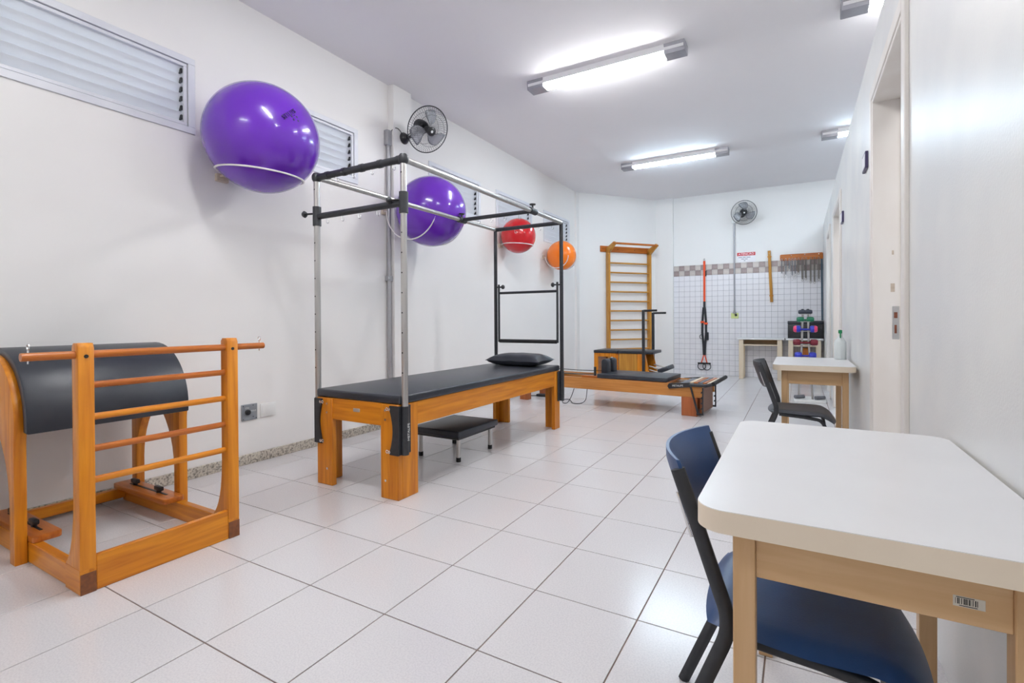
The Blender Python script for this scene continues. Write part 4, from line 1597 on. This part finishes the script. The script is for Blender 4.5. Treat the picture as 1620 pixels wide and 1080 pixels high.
# ------------------------------------------------------------------ tables and chairs by the partition
def table(name, x0, x1, y0, y1, label, zt=0.760, th=0.044, barcode=False):
    t = thing(name, label, 'table', ((x0 + x1) / 2, (y0 + y1) / 2, 0), group='white topped tables by the partition')
    b = bm_new()
    add_prism(b, rrect(x0, x1, y0, y1, 0.055, 8), zt - th, zt - 0.0012, 'xy')
    top = obj('top', b, 'edge_band', t)
    b = bm_new()
    add_prism(b, rrect(x0 + 0.0008, x1 - 0.0008, y0 + 0.0008, y1 - 0.0008, 0.055, 8), zt - 0.0012, zt, 'xy')
    obj('laminate', b, 'white_top', top)
    lx0, lx1, ly0, ly1 = x0 + 0.062, x1 - 0.045, y0 + 0.085, y1 - 0.085
    w = 0.042
    for xa in (lx0, lx1 - w):
        for ya in (ly0, ly1 - w):
            b = bm_new()
            add_box(b, (xa, ya, 0), (xa + w, ya + w, zt - th), 0.002)
            obj('leg', b, 'tan_z', t)
    za, zb = zt - th - 0.112, zt - th
    for ya in (ly0 + 0.008, ly1 - 0.026):
        b = bm_new()
        add_box(b, (lx0 + w, ya, za), (lx1 - w, ya + 0.018, zb), 0.001)
        ap = obj('apron', b, 'tan_x', t)
        if barcode and ya < (y0 + y1) / 2:
            b = bm_new()
            add_box(b, (2.478, ya - 0.0006, 0.633), (2.520, ya, 0.651))
            sk = obj('barcode_sticker', b, 'paper', ap)
            b = bm_new()
            rnd = random.Random(3)
            x = 2.481
            while x < 2.511:
                wd = rnd.choice((0.0006, 0.0010, 0.0016))
                add_box(b, (x, ya - 0.0009, 0.6375), (x + wd, ya - 0.0005, 0.6475))
                x += wd + rnd.choice((0.0007, 0.0012, 0.002))
            add_box(b, (2.482, ya - 0.0009, 0.6485), (2.506, ya - 0.0005, 0.6497))
            add_box(b, (2.486, ya - 0.0009, 0.6345), (2.510, ya - 0.0005, 0.6357))
            obj('barcode', b, 'ink', sk)
    b = bm_new()
    add_box(b, (lx1 - w + 0.008, ly0 + w, za), (lx1 - w + 0.026, ly1 - w, zb), 0.001)
    obj('apron', b, 'tan_y', t)
    return t


table('work_table', 2.068, 2.642, 0.045, 0.995, 'white topped table in the right foreground with a barcode sticker', barcode=True)
table('work_table', 2.068, 2.630, 3.47, 4.42, 'white topped table farther back with a spray bottle on it')


def build_chair(label, loc, pad_mat, rotz=0.0):
    t = thing('side_chair', label, 'chair', loc, rotz, group='metal side chairs at the tables')

    def P(name, b, m, par=None):
        return obj(name, b, m, par or t, world=False)
    # seat: rounded pad with a waterfall front
    b = bm_new()
    NX_, NY_ = 20, 16
    V = {}
    for side in (1, -1):
        for i in range(NX_ + 1):
            for j in range(NY_ + 1):
                u, v = -1 + 2 * i / NX_, -1 + 2 * j / NY_
                # rounded square mapping
                k = 0.36
                xx = u * math.sqrt(max(0, 1 - k * v * v * 0.5 * u * u))
                yy = v * math.sqrt(max(0, 1 - k * u * u * 0.5 * v * v))
                x = xx * 0.222
                y = yy * (0.228 - 0.018 * (u < 0) * (-u))
                if side == -1 and (abs(u) == 1 or abs(v) == 1):
                    V[(side, i, j)] = V[(1, i, j)]
                    continue
                e = (1 - abs(u) ** 8) * (1 - abs(v) ** 8)
                drop = -0.055 * max(0, (u - 0.45) / 0.55) ** 2
                dish = -0.006 * (1 - u * u) * (1 - v * v)
                z = 0.438 + drop + (0.022 * e ** 0.5 + dish if side > 0 else -0.018 * e ** 0.5)
                V[(side, i, j)] = b.verts.new((x, y, z))
    for side in (1, -1):
        for i in range(NX_):
            for j in range(NY_):
                q = [V[(side, i, j)], V[(side, i + 1, j)], V[(side, i + 1, j + 1)], V[(side, i, j + 1)]]
                b.faces.new(q if side > 0 else q[::-1])
    P('seat', b, pad_mat)
    # backrest: concave pad
    b = bm_new()
    nY, nZ = 20, 8
    V = {}
    for side in (0, 1):
        for i in range(nY + 1):
            v = -1 + 2 * i / nY
            for j in range(nZ + 1):
                h = -1 + 2 * j / nZ
                z = 0.705 + h * 0.098 * (1 - 0.12 * v * v * (h < 0))
                y = v * 0.212
                lean = -(z - 0.47) * 0.345
                x = -0.158 + lean - 0.062 * (1 - v * v) + 0.012
                e = (1 - abs(h) ** 6) * (1 - abs(v) ** 10)
                th = 0.004 + 0.009 * e ** 0.5
                V[(side, i, j)] = b.verts.new((x + (th if side else -th), y, z))
    for i in range(nY):
        for j in range(nZ):
            for side in (0, 1):
                q = [V[(side, i, j)], V[(side, i + 1, j)], V[(side, i + 1, j + 1)], V[(side, i, j + 1)]]
                b.faces.new(q if side else q[::-1])
    for i in range(nY):
        for j in (0, nZ):
            b.faces.new((V[(0, i, j)], V[(0, i + 1, j)], V[(1, i + 1, j)], V[(1, i, j)]))
    for j in range(nZ):
        for i in (0, nY):
            b.faces.new((V[(0, i, j)], V[(0, i, j + 1)], V[(1, i, j + 1)], V[(1, i, j)]))
    P('backrest', b, pad_mat)
    for s in (-1, 1):
        y = s * 0.208
        b = bm_new()
        pts = [(-0.262, y, 0.782), (-0.23, y, 0.69), (-0.172, y, 0.52)] + bez((-0.165, y, 0.50), (-0.148, y, 0.455), (-0.168, y, 0.405), 6) + [(-0.23, y, 0.25), (-0.335, y * 1.04, 0.0)]
        add_tube(b, pts, 0.014, 10, flat=(0.0115, 0.0165))
        lg = P('rear_leg', b, 'black_metal')
        b = bm_new()
        add_tube(b, [(-0.243, y, 0.735), (-0.264, y, 0.728), (-0.233, y, 0.632), (-0.212, y, 0.640)], 0.0035, 6)
        P('bracket', b, 'bright_chrome', lg)
        b = bm_new()
        add_tube(b, [(-0.14, y * 0.93, 0.425), (0.02, y * 0.93, 0.415)] + bez((0.10, y * 0.93, 0.405), (0.135, y * 0.93, 0.40), (0.15, y * 0.93, 0.35), 5) + [(0.205, y, 0.0)], 0.0125, 10)
        P('front_leg', b, 'black_metal')
    b = bm_new()
    add_cyl(b, (-0.155, -0.205, 0.425), (-0.155, 0.205, 0.425), 0.011, n=10)
    P('cross_tube', b, 'black_metal')
    b = bm_new()
    add_cyl(b, (0.172, -0.20, 0.20), (0.172, 0.20, 0.20), 0.010, n=10)
    P('stretcher', b, 'black_metal')
    return t


build_chair('navy padded metal chair tucked under the foreground table', (2.268, 0.412, 0), 'navy')
build_chair('charcoal padded metal chair tucked under the farther table', (2.265, 3.33, 0), 'charcoal')

# spray bottle
bx, by, bz = 2.575, 4.28, 0.7605
t = thing('spray_bottle', 'milky white spray bottle with green nozzle on the farther table', 'bottle', (bx, by, bz))
b = bm_new()
add_lathe(b, [(0, 0.0), (0.044, 0.0), (0.047, 0.006), (0.047, 0.145), (0.042, 0.165), (0.022, 0.192), (0.018, 0.20), (0.018, 0.215), (0, 0.215)], (bx, by, bz), (0, 0, 1), 24)
obj('body', b, 'bottle', t)
b = bm_new()
add_lathe(b, [(0.020, 0.205), (0.020, 0.225), (0.014, 0.235), (0, 0.235)], (bx, by, bz), (0, 0, 1), 14)
obj('collar', b, 'white_plastic', t)
b = bm_new()
add_box(b, (bx - 0.014, by - 0.035, bz + 0.230), (bx + 0.014, by + 0.025, bz + 0.262), 0.006, 2)
add_box(b, (bx - 0.005, by - 0.045, bz + 0.19), (bx + 0.005, by - 0.03, bz + 0.24), 0.003)
obj('trigger', b, 'green_cap', t)

# room plaques on the partition
for y, z, lab in ((3.06, 2.165, 'small violet room plaque by the nearest door frame'), (5.02, 2.145, 'small violet room plaque by the middle door frame')):
    t = thing('room_plaque', lab, 'plaque', (XR, y, z), group='room plaques')
    b = bm_new()
    add_box(b, (XR - 0.018, y - 0.085, z - 0.055), (XR, y + 0.085, z + 0.055), 0.003)
    obj('plate', b, 'purple_sign', t)
    b = bm_new()
    add_box(b, (XR - 0.0195, y - 0.072, z - 0.042), (XR - 0.0175, y + 0.072, z + 0.042), 0.001)
    obj('face', b, 'sign_white', t)
